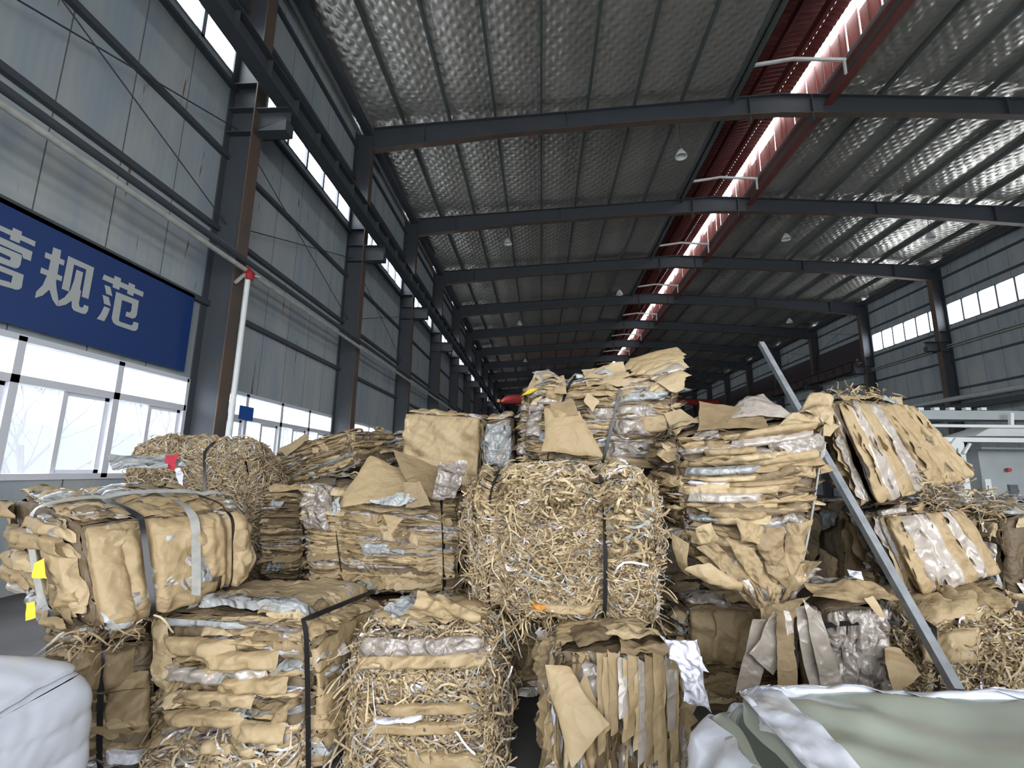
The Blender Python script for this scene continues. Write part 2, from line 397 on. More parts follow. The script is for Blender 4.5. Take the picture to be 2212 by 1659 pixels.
# ------------------------------------------------------------------ frame
def col_name(k): return ORD[k + 1]
for side, xw, s in (('left', XL, 1), ('right', XR, -1)):
    for k in range(-1, NB):
        y = Y0 + BAY * k; r = base('steel_column', (xw, y, 0))
        tag(r, '%s dark steel column from the camera along the %s wall' % (ORD[k + 1], side), 'column', 'steel columns along the %s wall' % side)
        xi = xw + s * .6
        b = MB(); b.box(min(xw, xi) + .012, max(xw, xi) - .012, y - .008, y + .008, 0, 13.0); b.build('web', STEEL, r)
        b = MB(); b.box(min(xi, xi - s * .025), max(xi, xi - s * .025), y - .16, y + .16, 0, 12.45); b.build('inner_flange', FLANGE, r)
        b = MB(); b.box(min(xw + s * .01, xw + s * .035), max(xw + s * .01, xw + s * .035), y - .16, y + .16, 0, 13.0); b.build('outer_flange', STEEL, r)
        if k <= 11:
            b = MB()
            for z in (8.26, 8.80, 9.38): b.box(min(xw, xi) + .03, max(xw, xi) - .03, y - .155, y + .155, z - .01, z + .01)
            b.build('stiffener', STEEL, r)
            if side == 'left' or k >= 4:
                b = MB(); x2 = xi + s * .68
                def wedge(ya, yb, zlo0, zlo1, zhi):
                    c = [(xi, ya, zlo0), (x2, ya, zlo1), (x2, yb, zlo1), (xi, yb, zlo0), (xi, ya, zhi), (x2, ya, zhi), (x2, yb, zhi), (xi, yb, zhi)]
                    b.hexa(c)
                wedge(y - .008, y + .008, 8.27, 8.55, 8.79); wedge(y - .14, y + .14, 8.25, 8.53, 8.27 + .0)
                b.box(min(xi, x2), max(xi, x2), y - .14, y + .14, 8.78, 8.80)
                b.build('crane_bracket', STEEL, r)
# rafters
def rafter(k):
    y = Y0 + BAY * k
    r = base('roof_rafter', (XC, y, 12.4)); tag(r, '%s dark steel roof rafter across the hall, counted from the camera' % ORD[k + 1], 'rafter', 'steel roof rafters')
    prof = [(0.0, 12.35), (.75, 12.43), (5.0, 12.85), (9.5, 13.13), (14.3, 13.30)]
    prof = [(XL + .6 + a * .98, z) for a, z in prof]; prof[-1] = (XC, prof[-1][1])
    web = MB(); fb = MB(); ft = MB()
    for s in (-1, 1):
        pp = [(XC + s * (XC - x), z) for x, z in prof]
        for (xa, za), (xb, zb) in zip(pp[:-1], pp[1:]):
            ta, tb = rtop(xa), rtop(xb)
            web.hexa([(xa, y - .006, za), (xb, y - .006, zb), (xb, y + .006, zb), (xa, y + .006, za), (xa, y - .006, ta), (xb, y - .006, tb), (xb, y + .006, tb), (xa, y + .006, ta)])
            for m_, z1, z2 in ((fb, za, zb), (ft, ta, tb)):
                m_.hexa([(xa, y - .12, z1 - .012), (xb, y - .12, z2 - .012), (xb, y + .12, z2 - .012), (xa, y + .12, z1 - .012), (xa, y - .12, z1 + .012), (xb, y - .12, z2 + .012), (xb, y + .12, z2 + .012), (xa, y + .12, z1 + .012)])
        for x in (XC + s * 1.0, XC + s * 7.0, XC + s * 11.9):
            web.box(x - .012, x + .012, y - .11, y + .11, 13.0 if abs(x - XC) < 8 else 12.6, rtop(x) - .01)
    web.build('web', STEEL, r); fb.build('bottom_flange', FLANGE, r); ft.build('top_flange', STEEL, r)
for k in range(-1, NB): rafter(k)
n = 0
for s in (-1, 1):
    for i, x in enumerate(PUR):
        x = XC + s * (XC - x); zt = rtop(x)
        b = MB(); b.box(x - .035, x + .035, -7, 99, zt + .012, zt + .19)
        tag(b.build('roof_purlin', PURLIN), '%s long grey roof purlin counted from the %s eave' % ((['first'] + ORD[1:])[i], 'left' if s < 0 else 'right'), 'purlin', 'roof purlins')
    x = XC + s * 13.9; b = MB(); b.box(x - .12, x + .12, -7, 99, 12.95, 13.2)
    tag(b.build('eave_beam', STEEL), 'dark eave beam at the top of the %s wall' % ('left' if s < 0 else 'right'), 'beam')
# girts
for side, xw, s, zs in (('left', XL, 1, (4.65, 6.20, 7.78, 9.32, 11.3, 12.5)), ('right', XR, -1, (4.6, 6.2, 7.74, 9.4, 11.3, 12.38))):
    for i, z in enumerate(zs):
        b = MB(); xa, xb = sorted((xw, xw + s * .10)); b.box(xa, xb, -7, 99, z - .05, z + .05)
        tag(b.build('wall_girt', STEEL), 'dark horizontal girt, %s up the %s wall' % ((['lowest', 'second', 'third', 'fourth', 'fifth', 'sixth'])[i], side), 'girt', 'girts on the %s wall' % side)
# crane runway beams
def runway(x0, x1, y0, y1, z0, z1, name, label, m=STEEL, rail=STEEL):
    r = base(name, ((x0 + x1) / 2, y0, z0)); tag(r, label, 'crane beam')
    xm = (x0 + x1) / 2
    b = MB(); b.box(x0, x1, y0, y1, z0, z0 + .02); b.box(x0, x1, y0, y1, z1 - .02, z1); b.box(xm - .01, xm + .01, y0, y1, z0 + .02, z1 - .02)
    k = 0; y = y0 + .5
    while y < min(y1, 60): b.box(x0 + .03, x1 - .03, y - .006, y + .006, z0 + .02, z1 - .02); y += 1.0
    b.build('beam', m, r)
    b = MB(); b.box(xm - .04, xm + .04, y0, y1, z1, z1 + .08); b.build('rail', rail, r)
runway(-5.42, -5.12, -7, 92, 8.80, 9.27, 'crane_runway_beam', 'dark crane runway beam below the left clerestory windows')
runway(21.0, 21.35, 32.3, 98, 8.55, 9.2, 'crane_runway_beam', 'brown crane runway beam with red rail on the far right wall', m=simple('brown_painted_steel', (.07, .05, .05), .6), rail=REDSTEEL)
b = MB(); b.box(21.95, 22.14, 32.45, 98, 9.45, 10.9); tag(b.build('wall_band', simple('dark_brown_panel', (.055, .042, .045), .6)), 'dark brown panel band on the far right wall above the crane beam', 'wall panel')

# windows
def lowwin(i, ya, yb, bays):
    r = base('window_%d' % i, (XL - .06, (ya + yb) / 2, 1.4)); tag(r, 'white framed window number %d from the camera in the left wall' % i, kind='structure')
    f = MB(); x0, x1 = XL - .11, XL + .03
    f.box(x0, x1, ya, yb, 3.08, 3.16); f.box(x0, x1, ya, yb, 1.38, 1.46); f.box(x0, x1, ya, yb, 2.56, 2.66)
    for k in range(bays + 1):
        y = ya + (yb - ya) * k / bays; f.box(x0, x1, y - .05, y + .05, 1.4, 3.14)
    f.build('frame', WINFRAME, r)
    for k in range(bays):
        y = ya + (yb - ya) * (k + .5) / bays; hw = (yb - ya) / bays / 2
        s = MB(); s.box(XL - .08, XL - .03, y - .035, y + .035, 1.46, 2.56)
        s.box(XL - .07, XL - .03, y + .03, y + hw - .05, 1.46, 1.51); s.box(XL - .07, XL - .03, y + .03, y + hw - .05, 2.51, 2.56)
        s.box(XL - .07, XL - .03, y + hw - .12, y + hw - .05, 1.46, 2.56)
        s.build('sliding_sash', WINFRAME, r)
    g = MB(); g.poly([(XL - .05, ya, 1.42), (XL - .05, yb, 1.42), (XL - .05, yb, 3.1), (XL - .05, ya, 3.1)]); g.build('glass', GLASS, r)
for i in range(7):
    ya = Y0 + BAY * i + .18; lowwin(i + 1, ya, ya + 5.64, 4)
HIFRAME = simple('grey_clerestory_frame', (.22, .23, .27), .5)
def hiwin(i, xw, s, ya, yb, z0, z1, label):
    r = base('window_%d' % i, (xw, (ya + yb) / 2, z0)); tag(r, label, kind='structure')
    f = MB(); x0, x1 = sorted((xw - s * .1, xw + s * .02))
    f.box(x0, x1, ya, yb, z1 - .04, z1); f.box(x0, x1, ya, yb, z0, z0 + .04); n = 6
    for k in range(n + 1): y = ya + (yb - ya) * k / n; f.box(x0, x1, y - .045, y + .045, z0, z1)
    f.build('frame', HIFRAME, r)
    g = MB(); x = xw - s * .05; g.poly([(x, ya, z0), (x, yb, z0), (x, yb, z1), (x, ya, z1)]); g.build('glass', CLERE, r)
j = 8
for k in range(-1, 15):
    ya = Y0 + BAY * k + .05; hiwin(j, XL, 1, ya, ya + 5.9, 9.60, 10.85, 'clerestory window %d high in the left wall' % (k + 2)); j += 1
for k in range(-1, 5):
    ya = Y0 + BAY * k + .15; hiwin(j, XR, -1, ya, min(ya + 5.7, 32.1), 9.68, 10.90, 'clerestory window %d high in the right wall' % (k + 2)); j += 1

# pipes
def pipe(pts, r, label, m=PIPEM, name='wall_pipe'):
    b = MB(); b.tube(pts, r, 12); return tag(b.build(name, m), label, 'pipe')
pipe([(-5.72, -6.8, 5.50), (-5.72, 80, 5.50)], .055, 'dark upper pipe running along the left columns', STEEL)
pipe([(-5.68, -6.8, 5.30), (-5.68, 80, 5.30)], .045, 'pale lower pipe running along the left columns', PIPEM)
pipe([(-5.9, -6.8, 5.66), (-5.9, 80, 5.66)], .03, 'thin pale conduit above the two left pipes', PIPEM)
pipe([(-5.66, 8.27, 5.25), (-5.66, 8.27, .05)], .05, 'white vertical downpipe on the second left column', WHITEPAINT, 'downpipe')
b = MB(); b.tube([(-5.68, 8.2, 5.31), (-5.66, 8.38, 5.24)], .08, 10); b.tube([(-5.66, 8.27, 5.3), (-5.62, 8.27, 5.12)], .07, 10)
tag(b.build('pipe_valve', simple('red_valve_paint', (.35, .02, .03), .5)), 'small red valve on top of the white downpipe', 'valve')
b = MB(); b.bar((-5.75, 8.05, 4.98), (-5.70, 8.22, 5.22), .05, .05); b.bar((-5.70, 8.22, 5.22), (-5.55, 8.45, 5.25), .05, .03)
tag(b.build('pipe_bracket', PIPEM), 'bent grey bracket holding pipes on the second left column', 'bracket')
for s_, z_ in (('upper', 8.6), ('lower', 8.47)):
    pipe([(22.0, -6, z_), (22.0, 90, z_)], .035, '%s thin grey pipe along the right wall under the windows' % s_)
pipe([(21.6, -6, 5.68), (21.6, 40, 5.58)], .13, 'thick grey pipe along the right wall', simple('pale_pipe', (.5, .53, .52), .5, noise=.1, scale=3))
b = MB(); b.box(21.28, 21.54, -6, 60, 5.0, 5.25); tag(b.build('cable_tray', STEEL), 'dark cable tray beneath the thick grey pipe on the right wall', 'cable tray')
# cross bracing on the walls
for side, xw, s, ks in (('left', XL + .2, 1, (0, 1, 2)), ('right', XR - .2, -1, (5, 6))):
    for k in ks:
        b = MB(); ya = Y0 + BAY * k; yb = ya + 6.0
        z0, z1 = (6.3, 8.4) if side == 'left' else (11.0, 12.7)
        b.tube([(xw, ya, z1), (xw, yb, z0)], .012, 6); b.tube([(xw, ya, z0), (xw, yb, z1)], .012, 6)
        tag(b.build('brace_rod', STEEL), 'thin crossed brace rods in bay %d of the %s wall' % (k + 1, side), 'brace', 'crossed brace rods')
# lamps
for i, (x, y) in enumerate([(4.97, 14.6), (-1.31, 20.64), (4.98, 27.3), (-1.43, 33.2), (17.5, 32.9), (11.3, 20.6), (-1.4, 45.2), (17.5, 20.7)]):
    x = min([q for p_ in PUR for q in (p_, 2 * XC - p_)], key=lambda q: abs(q - x)); zt = rtop(x) + .03
    r = base('high_bay_lamp', (x, y, 12.1)); tag(r, 'unlit white dome lamp hanging from the roof, %s by distance' % ORD[i], 'lamp', 'dome lamps')
    b = MB(); t = np.linspace(0, 2 * math.pi, 21); pr = [(.02, 12.36), (.06, 12.34), (.12, 12.24), (.19, 12.10), (.2, 12.06)]
    b.grid(np.array([np.stack([x + a * np.cos(t), y + a * np.sin(t), np.full(21, z)], -1) for a, z in pr])); b.build('shade', MILKY, r)
    b = MB(); b.tube([(x, y, 12.34), (x, y, zt)], .012, 6); b.build('cord', STEEL, r)
# red crane far away
r = base('overhead_crane', (0, 56, 8.9)); tag(r, 'red overhead crane end far down the left runway beam', 'crane')
b = MB(); b.tube([(-4.75, 56, 9.55), (-4.3, 56, 9.75), (-3.3, 56, 9.9), (8, 56, 9.9), (20.6, 56, 9.7)], [.25, .5, .62, .62, .3], 10); b.build('girder', REDPAINT, r)
b = MB(); b.tube([(-5.05, 55.4, 9.6), (-5.05, 55.0, 9.6)], .2, 12); b.build('warning_light', ORANGE, r)

# banner with its characters, on the wall above the first window
XB = XL + .10
r = base('wall_banner', (XB, 5.5, 3.2)); tag(r, 'blue banner with large white Chinese characters above the first left window', 'banner')
BLUE = simple('blue_banner_vinyl', (.007, .038, .165), .35)
b = MB(); b.box(XB - .03, XB, 2.5, 7.86, 3.23, 4.66); b.build('banner_board', BLUE, r)
GL = [
 [(1378,815),(1905,1052),(1893,1115),(1355,880)], [(1518,832),(1605,870),(1580,1022),(1490,985)], [(1708,922),(1790,960),(1765,1105),(1683,1068)],
 [(1383,952),(1462,985),(1487,1105),(1405,1072)], [(1355,1085),(1440,1120),(1467,1240),(1378,1205)], [(1378,1238),(1455,1270),(1425,1350),(1378,1437),(1278,1405),(1330,1340)],
 [(1535,1045),(1838,1165),(1812,1350),(1790,1390),(1750,1402),(1660,1368),(1672,1308),(1715,1322),(1735,1300),(1748,1205),(1615,1155),(1572,1425),(1590,1445),(1735,1492),(1755,1480),(1768,1442),(1833,1462),(1825,1530),(1800,1562),(1760,1565),(1540,1490),(1495,1455),(1475,1400)],
 [(705,455),(810,497),(745,905),(640,900),(625,830)], [(600,518),(857,632),(842,700),(588,590)], [(543,722),(825,842),(812,908),(527,795)],
 [(620,830),(745,880),(700,960),(650,1020),(560,1095),(458,1130),(475,1045),(560,960)], [(735,885),(745,1000),(770,1150),(765,1238),(740,1225),(690,1150),(650,1020),(700,930)],
 [(900,570),(1245,727),(1168,1143),(1078,1110),(1140,750),(978,683),(910,1045),(812,1005)],
 [(1008,752),(1098,790),(1055,1020),(1072,1035),(1040,1200),(1050,1245),(1085,1258),(1100,1245),(1110,1218),(1170,1240),(1160,1300),(1130,1340),(1080,1335),(975,1295),(945,1255),(945,1165),(870,1215),(770,1240),(770,1165),(850,1120),(930,1020),(975,900)],
 [(-330,20),(0,165),(470,380),(458,447),(0,235),(-330,90)], [(170,195),(290,250),(255,405),(125,350)], [(-190,40),(-70,95),(-105,250),(-235,195)],
 [(-340,170),(0,320),(428,515),(403,638),(300,600),(290,545),(0,415),(-300,285),(-315,370),(-365,345)],
 [(-215,350),(285,560),(280,610),(140,590),(0,525),(-130,470),(-225,440)], [(140,580),(283,600),(265,690),(235,730),(190,735),(120,705),(125,632)],
 [(-230,490),(0,578),(125,632),(190,735),(0,665),(-235,565)], [(-215,350),(-130,400),(-150,520),(-235,520)],
 [(-260,610),(0,700),(307,822),(300,880),(155,835),(0,775),(-260,680)], [(160,830),(307,822),(280,990),(250,1015),(200,1020),(130,990),(140,915)],
 [(-250,790),(0,885),(120,918),(210,1020),(0,960),(-260,860)], [(-260,610),(-170,650),(-190,830),(-275,800)]]
LW = simple('white_banner_lettering', (.46, .48, .47), .5)
from mathutils.geometry import tessellate_polygon
for grp in ((0, 7), (7, 14), (14, len(GL))):
    b = MB()
    for i, g in enumerate(GL[grp[0]:grp[1]]):
        pts = [PX(x / 6.144, 460 + y / 6.144, XB) for x, y in g]
        for p in pts: p[0] = XB + .003 + .0006 * i
        for tri in tessellate_polygon([[Vector(p) for p in pts]]): b.poly([pts[t] for t in tri])
    b.build('character', LW, r)
b = MB(); a = PX(518, 875, XL + .03); c = PX(545, 910, XL + .03)
b.box(XL + .03, XL + .035, a[1], c[1], c[2], a[2]); o = b.build('window_sticker', simple('blue_sticker', (.02, .10, .42), .5)); tag(o, 'small blue square notice stuck on the second left window', 'notice')

# outside: pale facade, low wall and bare trees
b = MB(); b.box(-21, -20, -20, 90, -.1, 5.6); tag(b.build('neighbouring_building', simple('pale_render', (.27, .30, .33), .8, noise=.08, scale=.4)), 'pale building seen through the left windows', 'building')
b = MB(); b.box(-12.2, -12, -20, 90, -.1, 2.5); tag(b.build('boundary_wall', simple('grey_render', (.17, .20, .215), .8, noise=.1, scale=.6)), 'low grey yard wall outside the left windows', 'wall')
BARK = simple('grey_bark', (.07, .06, .065), .9)
def tree(x, y, seed, h, label):
    rnd = random.Random(seed); b = MB()
    def br(p, d, L, r, lv):
        pts = [p]; rr = [r]; q = np.array(p, float); dd = np.array(d, float)
        for i in range(4):
            dd = dd + np.array([rnd.gauss(0, .16), rnd.gauss(0, .16), rnd.gauss(.03, .06)]); dd /= np.linalg.norm(dd)
            q = q + dd * L / 4; pts.append(q); rr.append(r * (1 - .14 * (i + 1)))
        b.tube(pts, rr, 5, cap=False)
        if lv < 4:
            for i in range(4 if lv else 6):
                k = rnd.randint(2, 4); nd_ = dd + np.array([rnd.gauss(0, .55), rnd.gauss(0, .55), rnd.gauss(.15, .3)]); nd_ /= np.linalg.norm(nd_)
                br(pts[k], nd_, L * rnd.uniform(.55, .75), rr[k] * .62, lv + 1)
    br((x, y, -.05), (0, 0, 1), h * .4, .09, 0)
    tag(b.build('bare_tree', BARK), label, 'tree', 'bare trees outside the left windows')
tree(-9.6, 8.2, 1, 5.0, 'leafless tree outside the first left window, nearest to the camera')
tree(-10.3, 11.8, 2, 5.0, 'leafless tree outside the first left window, beside its right jamb')
tree(-9.8, 16.5, 3, 5.0, 'leafless tree outside the second left window')
tree(-9.0, 5.0, 5, 3.4, 'leafless tree at the left edge of the first left window')

# ------------------------------------------------------------------ bales
NOI = {}
def nz(P, seed, fr, oct_=3):
    """smooth vector noise, sum of sines"""
    if seed not in NOI:
        r = np.random.RandomState(seed); NOI[seed] = (r.normal(size=(oct_ * 4, 3)), r.uniform(0, 6.28, oct_ * 4))
    D, ph = NOI[seed]; s = 0
    for i in range(oct_):
        for j in range(4):
            k = i * 4 + j; s = s + np.sin(P @ (D[k] * fr * 2 ** i) + ph[k]) / 2 ** i
    return s / (4 ** .5 * 1.5)
def ridge(P, seed, fr):
    r = np.random.RandomState(seed); s = 0
    for i in range(7):
        d = r.normal(size=3); d *= fr * r.uniform(.6, 1.8) / np.linalg.norm(d); d *= 1 + .45 * max(0, i - 2); ph = r.uniform(0, 1)
        t = (P @ d + ph + .25 * np.sin(P @ (d[[1, 2, 0]]) * 2)) % 1.0
        s = s + np.abs(2 * t - 1) * (1 / (i + 1.2))
    return s / 1.8

class Hex:
    """a leaning, squeezed block given by its front face and a back vector"""
    def __init__(s, q, bk, seed, rnd=9., straps=(), pinch=.05, sag=0., lay='h', bt=None):
        s.BL, s.BR, s.TR, s.TL = [np.array(p, float) for p in (q[3], q[2], q[1], q[0])]
        s.bk = np.array(bk, float); s.bt = np.array(s.bk if bt is None else bt, float); s.rnd = rnd; s.straps = straps; s.pinch = pinch; s.sag = sag; s.seed = seed; s.lay = lay; s.na = 1.0
        s.ctr = (s.BL + s.BR + s.TR + s.TL) / 4 + s.bk / 2
    def pt(s, C, out=0.):
        """C (...,3) in the cube [-1,1]^3 : x across, y front(-1) to back(1), z up -> world"""
        C = np.asarray(C, float); a = np.abs(C)
        n = (a ** s.rnd).sum(-1) ** (1 / s.rnd); m = a.max(-1)
        C = C * (m / np.maximum(n, 1e-6))[..., None]
        k = 1.0
        ax = C[..., 2] if s.lay == 'v' else C[..., 0]
        for u in s.straps: k = k - s.pinch * np.exp(-((ax - u) / .09) ** 2)
        x = C[..., 0]; y = C[..., 1] * k; z = C[..., 2]
        if s.lay == 'v': x = x * k
        else: z = z * k
        z = z + s.sag * (x * x - .5)
        u = (x + 1) / 2; v = (z + 1) / 2; wv = (y + 1) / 2
        u, v, wv = u[..., None], v[..., None], wv[..., None]
        return (s.BL * (1 - u) + s.BR * u) * (1 - v) + (s.TL * (1 - u) + s.TR * u) * v + (s.bk * (1 - v) + s.bt * v) * wv
    FACES = {'front': (0, 2, 1, -1), 'back': (0, 2, 1, 1), 'left': (1, 2, 0, -1), 'right': (1, 2, 0, 1), 'top': (0, 1, 2, 1), 'bottom': (0, 1, 2, -1)}
    def face(s, f, U, V, O=0.):
        """point on a face at (U,V) in [-1,1], pushed O metres outward"""
        iu, iv, ic, sg = s.FACES[f]
        C = np.zeros(np.broadcast(U, V).shape + (3,)); C[..., iu] = U; C[..., iv] = V; C[..., ic] = sg
        ax = C[..., 2] if s.lay == 'v' else C[..., 0]
        if f in ('front', 'back', 'top', 'bottom') or s.lay == 'v':
            for u in s.straps: O = O * (1 - .85 * np.exp(-((ax - u) / .06) ** 2))
        P = s.pt(C); C2 = C.copy(); C2[..., ic] = sg * .9
        Nn = P - s.pt(C2); Nn /= np.linalg.norm(Nn, axis=-1, keepdims=True) + 1e-9
        P = P + s.na * Nn * (.018 * nz(P, s.seed, 5.) + .012 * nz(P, s.seed + 7, 16.))[..., None]
        return P + Nn * np.asarray(O)[..., None]
    def size(s, f):
        iu, iv, ic, sg = s.FACES[f]; r = []
        for i in (iu, iv):
            a = np.zeros(3); b = np.zeros(3); a[ic] = b[ic] = sg; a[i] = -.98; b[i] = .98
            r.append(np.linalg.norm(s.pt(a) - s.pt(b)))
        return r

def core(H, b, tone=.12):  # dark core tone paints the shade in the gaps between sheets
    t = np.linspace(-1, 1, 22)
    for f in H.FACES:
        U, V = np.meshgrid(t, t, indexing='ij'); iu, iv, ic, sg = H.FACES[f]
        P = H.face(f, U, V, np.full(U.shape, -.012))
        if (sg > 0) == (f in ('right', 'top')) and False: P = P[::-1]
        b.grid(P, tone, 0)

def pick(R, w):
    """w = weights of kraft, film, white, grey"""
    x = R.rand() * sum(w); c = 0
    for i, k in enumerate(w):
        c += k
        if x < c: return i
    return 0
def lips(H, b, f, R, wts, hmin=.018, hmax=.045, lmin=.12, lmax=.55, dens=1.0, vert=False, depth=.03, rag=.4, yr=(-1, 1), slant=0.):
    su, sv = H.size(f)
    if vert: su, sv = sv, su
    area = su * sv * (yr[1] - yr[0]) / 2
    n = int(dens * area / (.55 * (hmin + hmax) / 2 * (lmin + lmax) / 2 * 1.0))
    n = min(n, 900); nu, nv = 12, 5
    s_ = np.linspace(-1, 1, nu); t_ = np.linspace(-1, 1, nv); S, T = np.meshgrid(s_, t_, indexing='ij')
    for i in range(n):
        L = R.uniform(lmin, lmax) / su; h = R.uniform(hmin, hmax) / sv * (1.6 if R.rand() < .12 else 1)
        u0 = R.uniform(-1, 1); v0 = R.uniform(*yr); d = depth * R.uniform(.4, 1.5)
        p = np.clip(1 - np.abs(S) ** R.uniform(2, 5), 0, 1) ** .6
        k = R.uniform(2, 7); ph = R.uniform(0, 6); am = R.uniform(.1, .7) * h
        cv = am * np.sin(S * k + ph) + slant * S * L + R.normal() * .015 * S
        jag = rag * h * np.sin(S * R.uniform(8, 22) + R.uniform(0, 6)) * (T > .4)
        tilt = R.uniform(-.6, .6)
        U = u0 + S * L; V = v0 + cv + h * T * p + jag
        O = d * (np.sqrt(np.clip(1 - T * T, 0, 1)) * .8 + tilt * T * .5) * (p + .15) + .006 * np.sin(S * R.uniform(6, 16) + R.uniform(0, 6)) - .004
        Uc = np.clip(U, -1.0, 1.0); Vc = np.clip(V, -1, 1)
        O = O + .2 * (np.abs(U) > 1) * 0
        m = pick(R, wts); tn = np.clip(R.normal(.55, .2), 0, 1)
        P = H.face(f, Vc, Uc, O) if vert else H.face(f, Uc, Vc, O)
        b.grid(P, tn, m)
def ledges(H, b, f, R, wts, n, vert=False, reach=(.02, .09), lmin=.15, lmax=.6, yr=(-1, 1)):
    """free sheet edges sticking out of the stack and drooping"""
    su, sv = H.size(f)
    if vert: su, sv = sv, su
    nu, nv = 16, 4
    s_ = np.linspace(-1, 1, nu); w_ = np.linspace(0, 1, nv); S, Wd = np.meshgrid(s_, w_, indexing='ij')
    for i in range(n):
        L = R.uniform(lmin, lmax) / su; u0 = R.uniform(-1, 1); v0 = R.uniform(*yr); rc = R.uniform(*reach)
        edge = rc * (1 + .35 * np.sin(S * R.uniform(2, 5) + R.uniform(0, 6)) + .2 * np.sin(S * R.uniform(9, 20) + R.uniform(0, 6))) * np.clip(1 - np.abs(S) ** 6, 0, 1)
        wav = R.uniform(.003, .014) / sv * 2 * np.sin(S * R.uniform(3, 9) + R.uniform(0, 6))
        dr = R.uniform(-.5, .9) * (0 if vert else 1) + (R.uniform(-.6, .6) if vert else 0)
        U = np.clip(u0 + S * L, -1, 1); V = v0 + wav * Wd - dr * rc / sv * 2 * Wd ** 2
        O = -.01 + edge * Wd
        m = pick(R, wts); tn = np.clip(R.normal(.6, .18), 0, 1)
        V = np.clip(V, -1.05, 1.05)
        P = H.face(f, V, U, O) if vert else H.face(f, U, V, O)
        b.grid(P, tn, m)
def strips(H, b, f, R, n, wmin=.006, wmax=.016, lmin=.06, lmax=.24, out=.05, hor=.7, wts=(8, 1.2, .5, .6), yr=(-1, 1), ur=(-1, 1), ndeep=.0):
    su, sv = H.size(f); N = 7; s = np.linspace(-1, 1, N)
    for i in range(n):
        L = R.uniform(lmin, lmax) / 2; wd = R.uniform(wmin, wmax)
        a = R.normal(0, .35) if R.rand() < hor else R.uniform(0, math.pi)
        u0, v0 = R.uniform(*ur), R.uniform(*yr)
        bend = R.normal(0, .35) * L; O = R.uniform(-.008, .02) + out * R.uniform(.1, 1) * (1 - s * s) + R.normal(0, .012) * s
        if R.rand() < .12: O = O + np.clip(s, 0, 1) * R.uniform(.01, .07)
        x = s * L; kk = R.uniform(-.6, .6); y = bend * (s * s - .3) + .12 * L * np.sin(s * R.uniform(1, 5) + R.uniform(0, 6)) + np.abs(s - kk) * L * R.normal(0, .35)
        ca, sa = math.cos(a), math.sin(a)
        U = np.clip(u0 + (x * ca - y * sa) / su * 2, -1.02, 1.02); V = np.clip(v0 + (x * sa + y * ca) / sv * 2, -1.02, 1.02)
        C = H.face(f, U, V, O)
        T = np.gradient(C, axis=0); T /= np.linalg.norm(T, axis=1, keepdims=True) + 1e-9
        nn = R.normal(size=3); ax = np.cross(T, nn); ax /= np.linalg.norm(ax, axis=1, keepdims=True) + 1e-9
        nr = np.cross(T, ax); tw = R.uniform(-1.2, 1.2) * s; W_ = ax * np.cos(tw)[:, None] + nr * np.sin(tw)[:, None]
        G = np.stack([C - W_ * wd / 2, C + W_ * wd / 2], 0)
        b.grid(G, np.clip(R.normal(.74, .19), 0, 1), pick(R, wts))
def bend_strips(b, R, n, p0, spread, L, drop=1.0, w=(.004, .011), wts=(8, 1, 0, .5)):
    """loose strips hanging or springing from around a point"""
    N = 12; s = np.linspace(0, 1, N)
    for i in range(n):
        p = np.array(p0) + R.uniform(-1, 1, 3) * np.array(spread); l = R.uniform(*L)
        d = R.normal(size=3) * .7; d[2] = -drop + R.normal() * .3; d /= np.linalg.norm(d)
        c = p + s[:, None] * d * l
        for q in range(3): c[:, q] += .06 * l * np.sin(s * R.uniform(3, 9) + R.uniform(0, 6)) * R.uniform(.3, 1.6)
        c[:, 2] += .25 * l * (s * s) * (drop < 0) * -1
        W_ = R.normal(size=3); W_ -= W_ @ d * d; W_ /= np.linalg.norm(W_)
        W2 = np.cross(d, W_); tw = s * R.uniform(-3, 3)
        ww = R.uniform(*w) / 2; Wv = W_ * np.cos(tw)[:, None] + W2 * np.sin(tw)[:, None]
        b.grid(np.stack([c - Wv * ww, c + Wv * ww]), np.clip(R.normal(.65, .18), 0, 1), pick(R, wts))
def sheet(b, q, R, amp=.02, nu=22, nv=22, tone=.7, m=0, fr=5., bulge=0., th=.0, curl=0., rag=.012, nrm=None):
    """creased sheet spanning the quad q=(a,b,c,d) (corner points in order)"""
    a, b_, c, d = [np.array(x, float) for x in q]
    u = np.linspace(0, 1, nu)[:, None, None]; v = np.linspace(0, 1, nv)[None, :, None]
    P = (a * (1 - u) + b_ * u) * (1 - v) + (d * (1 - u) + c * u) * v
    N_ = np.cross(b_ - a, d - a); N_ /= np.linalg.norm(N_)
    if N_ @ (CAM - a) < 0: N_ = -N_
    sd = R.randint(1 << 30); e = (u * (1 - u) * 4 * v * (1 - v) * 4)
    P = P + N_ * (amp * (ridge(P, sd, fr)[..., None] - .4) + .35 * amp * nz(P, sd, fr * 3)[..., None] + bulge * e ** .5)
    ed = rag * nz(P * 1.0, sd + 3, 14.)[..., None]
    cen = P.mean((0, 1)); rim = ((np.abs(u - .5) * 2) ** 8 + (np.abs(v - .5) * 2) ** 8)
    P = P + (P - cen) / (np.linalg.norm(P - cen, axis=-1, keepdims=True) + 1e-6) * ed * rim
    if curl: P = P + N_ * curl * (v ** 3)
    b.grid(P, tone, m)
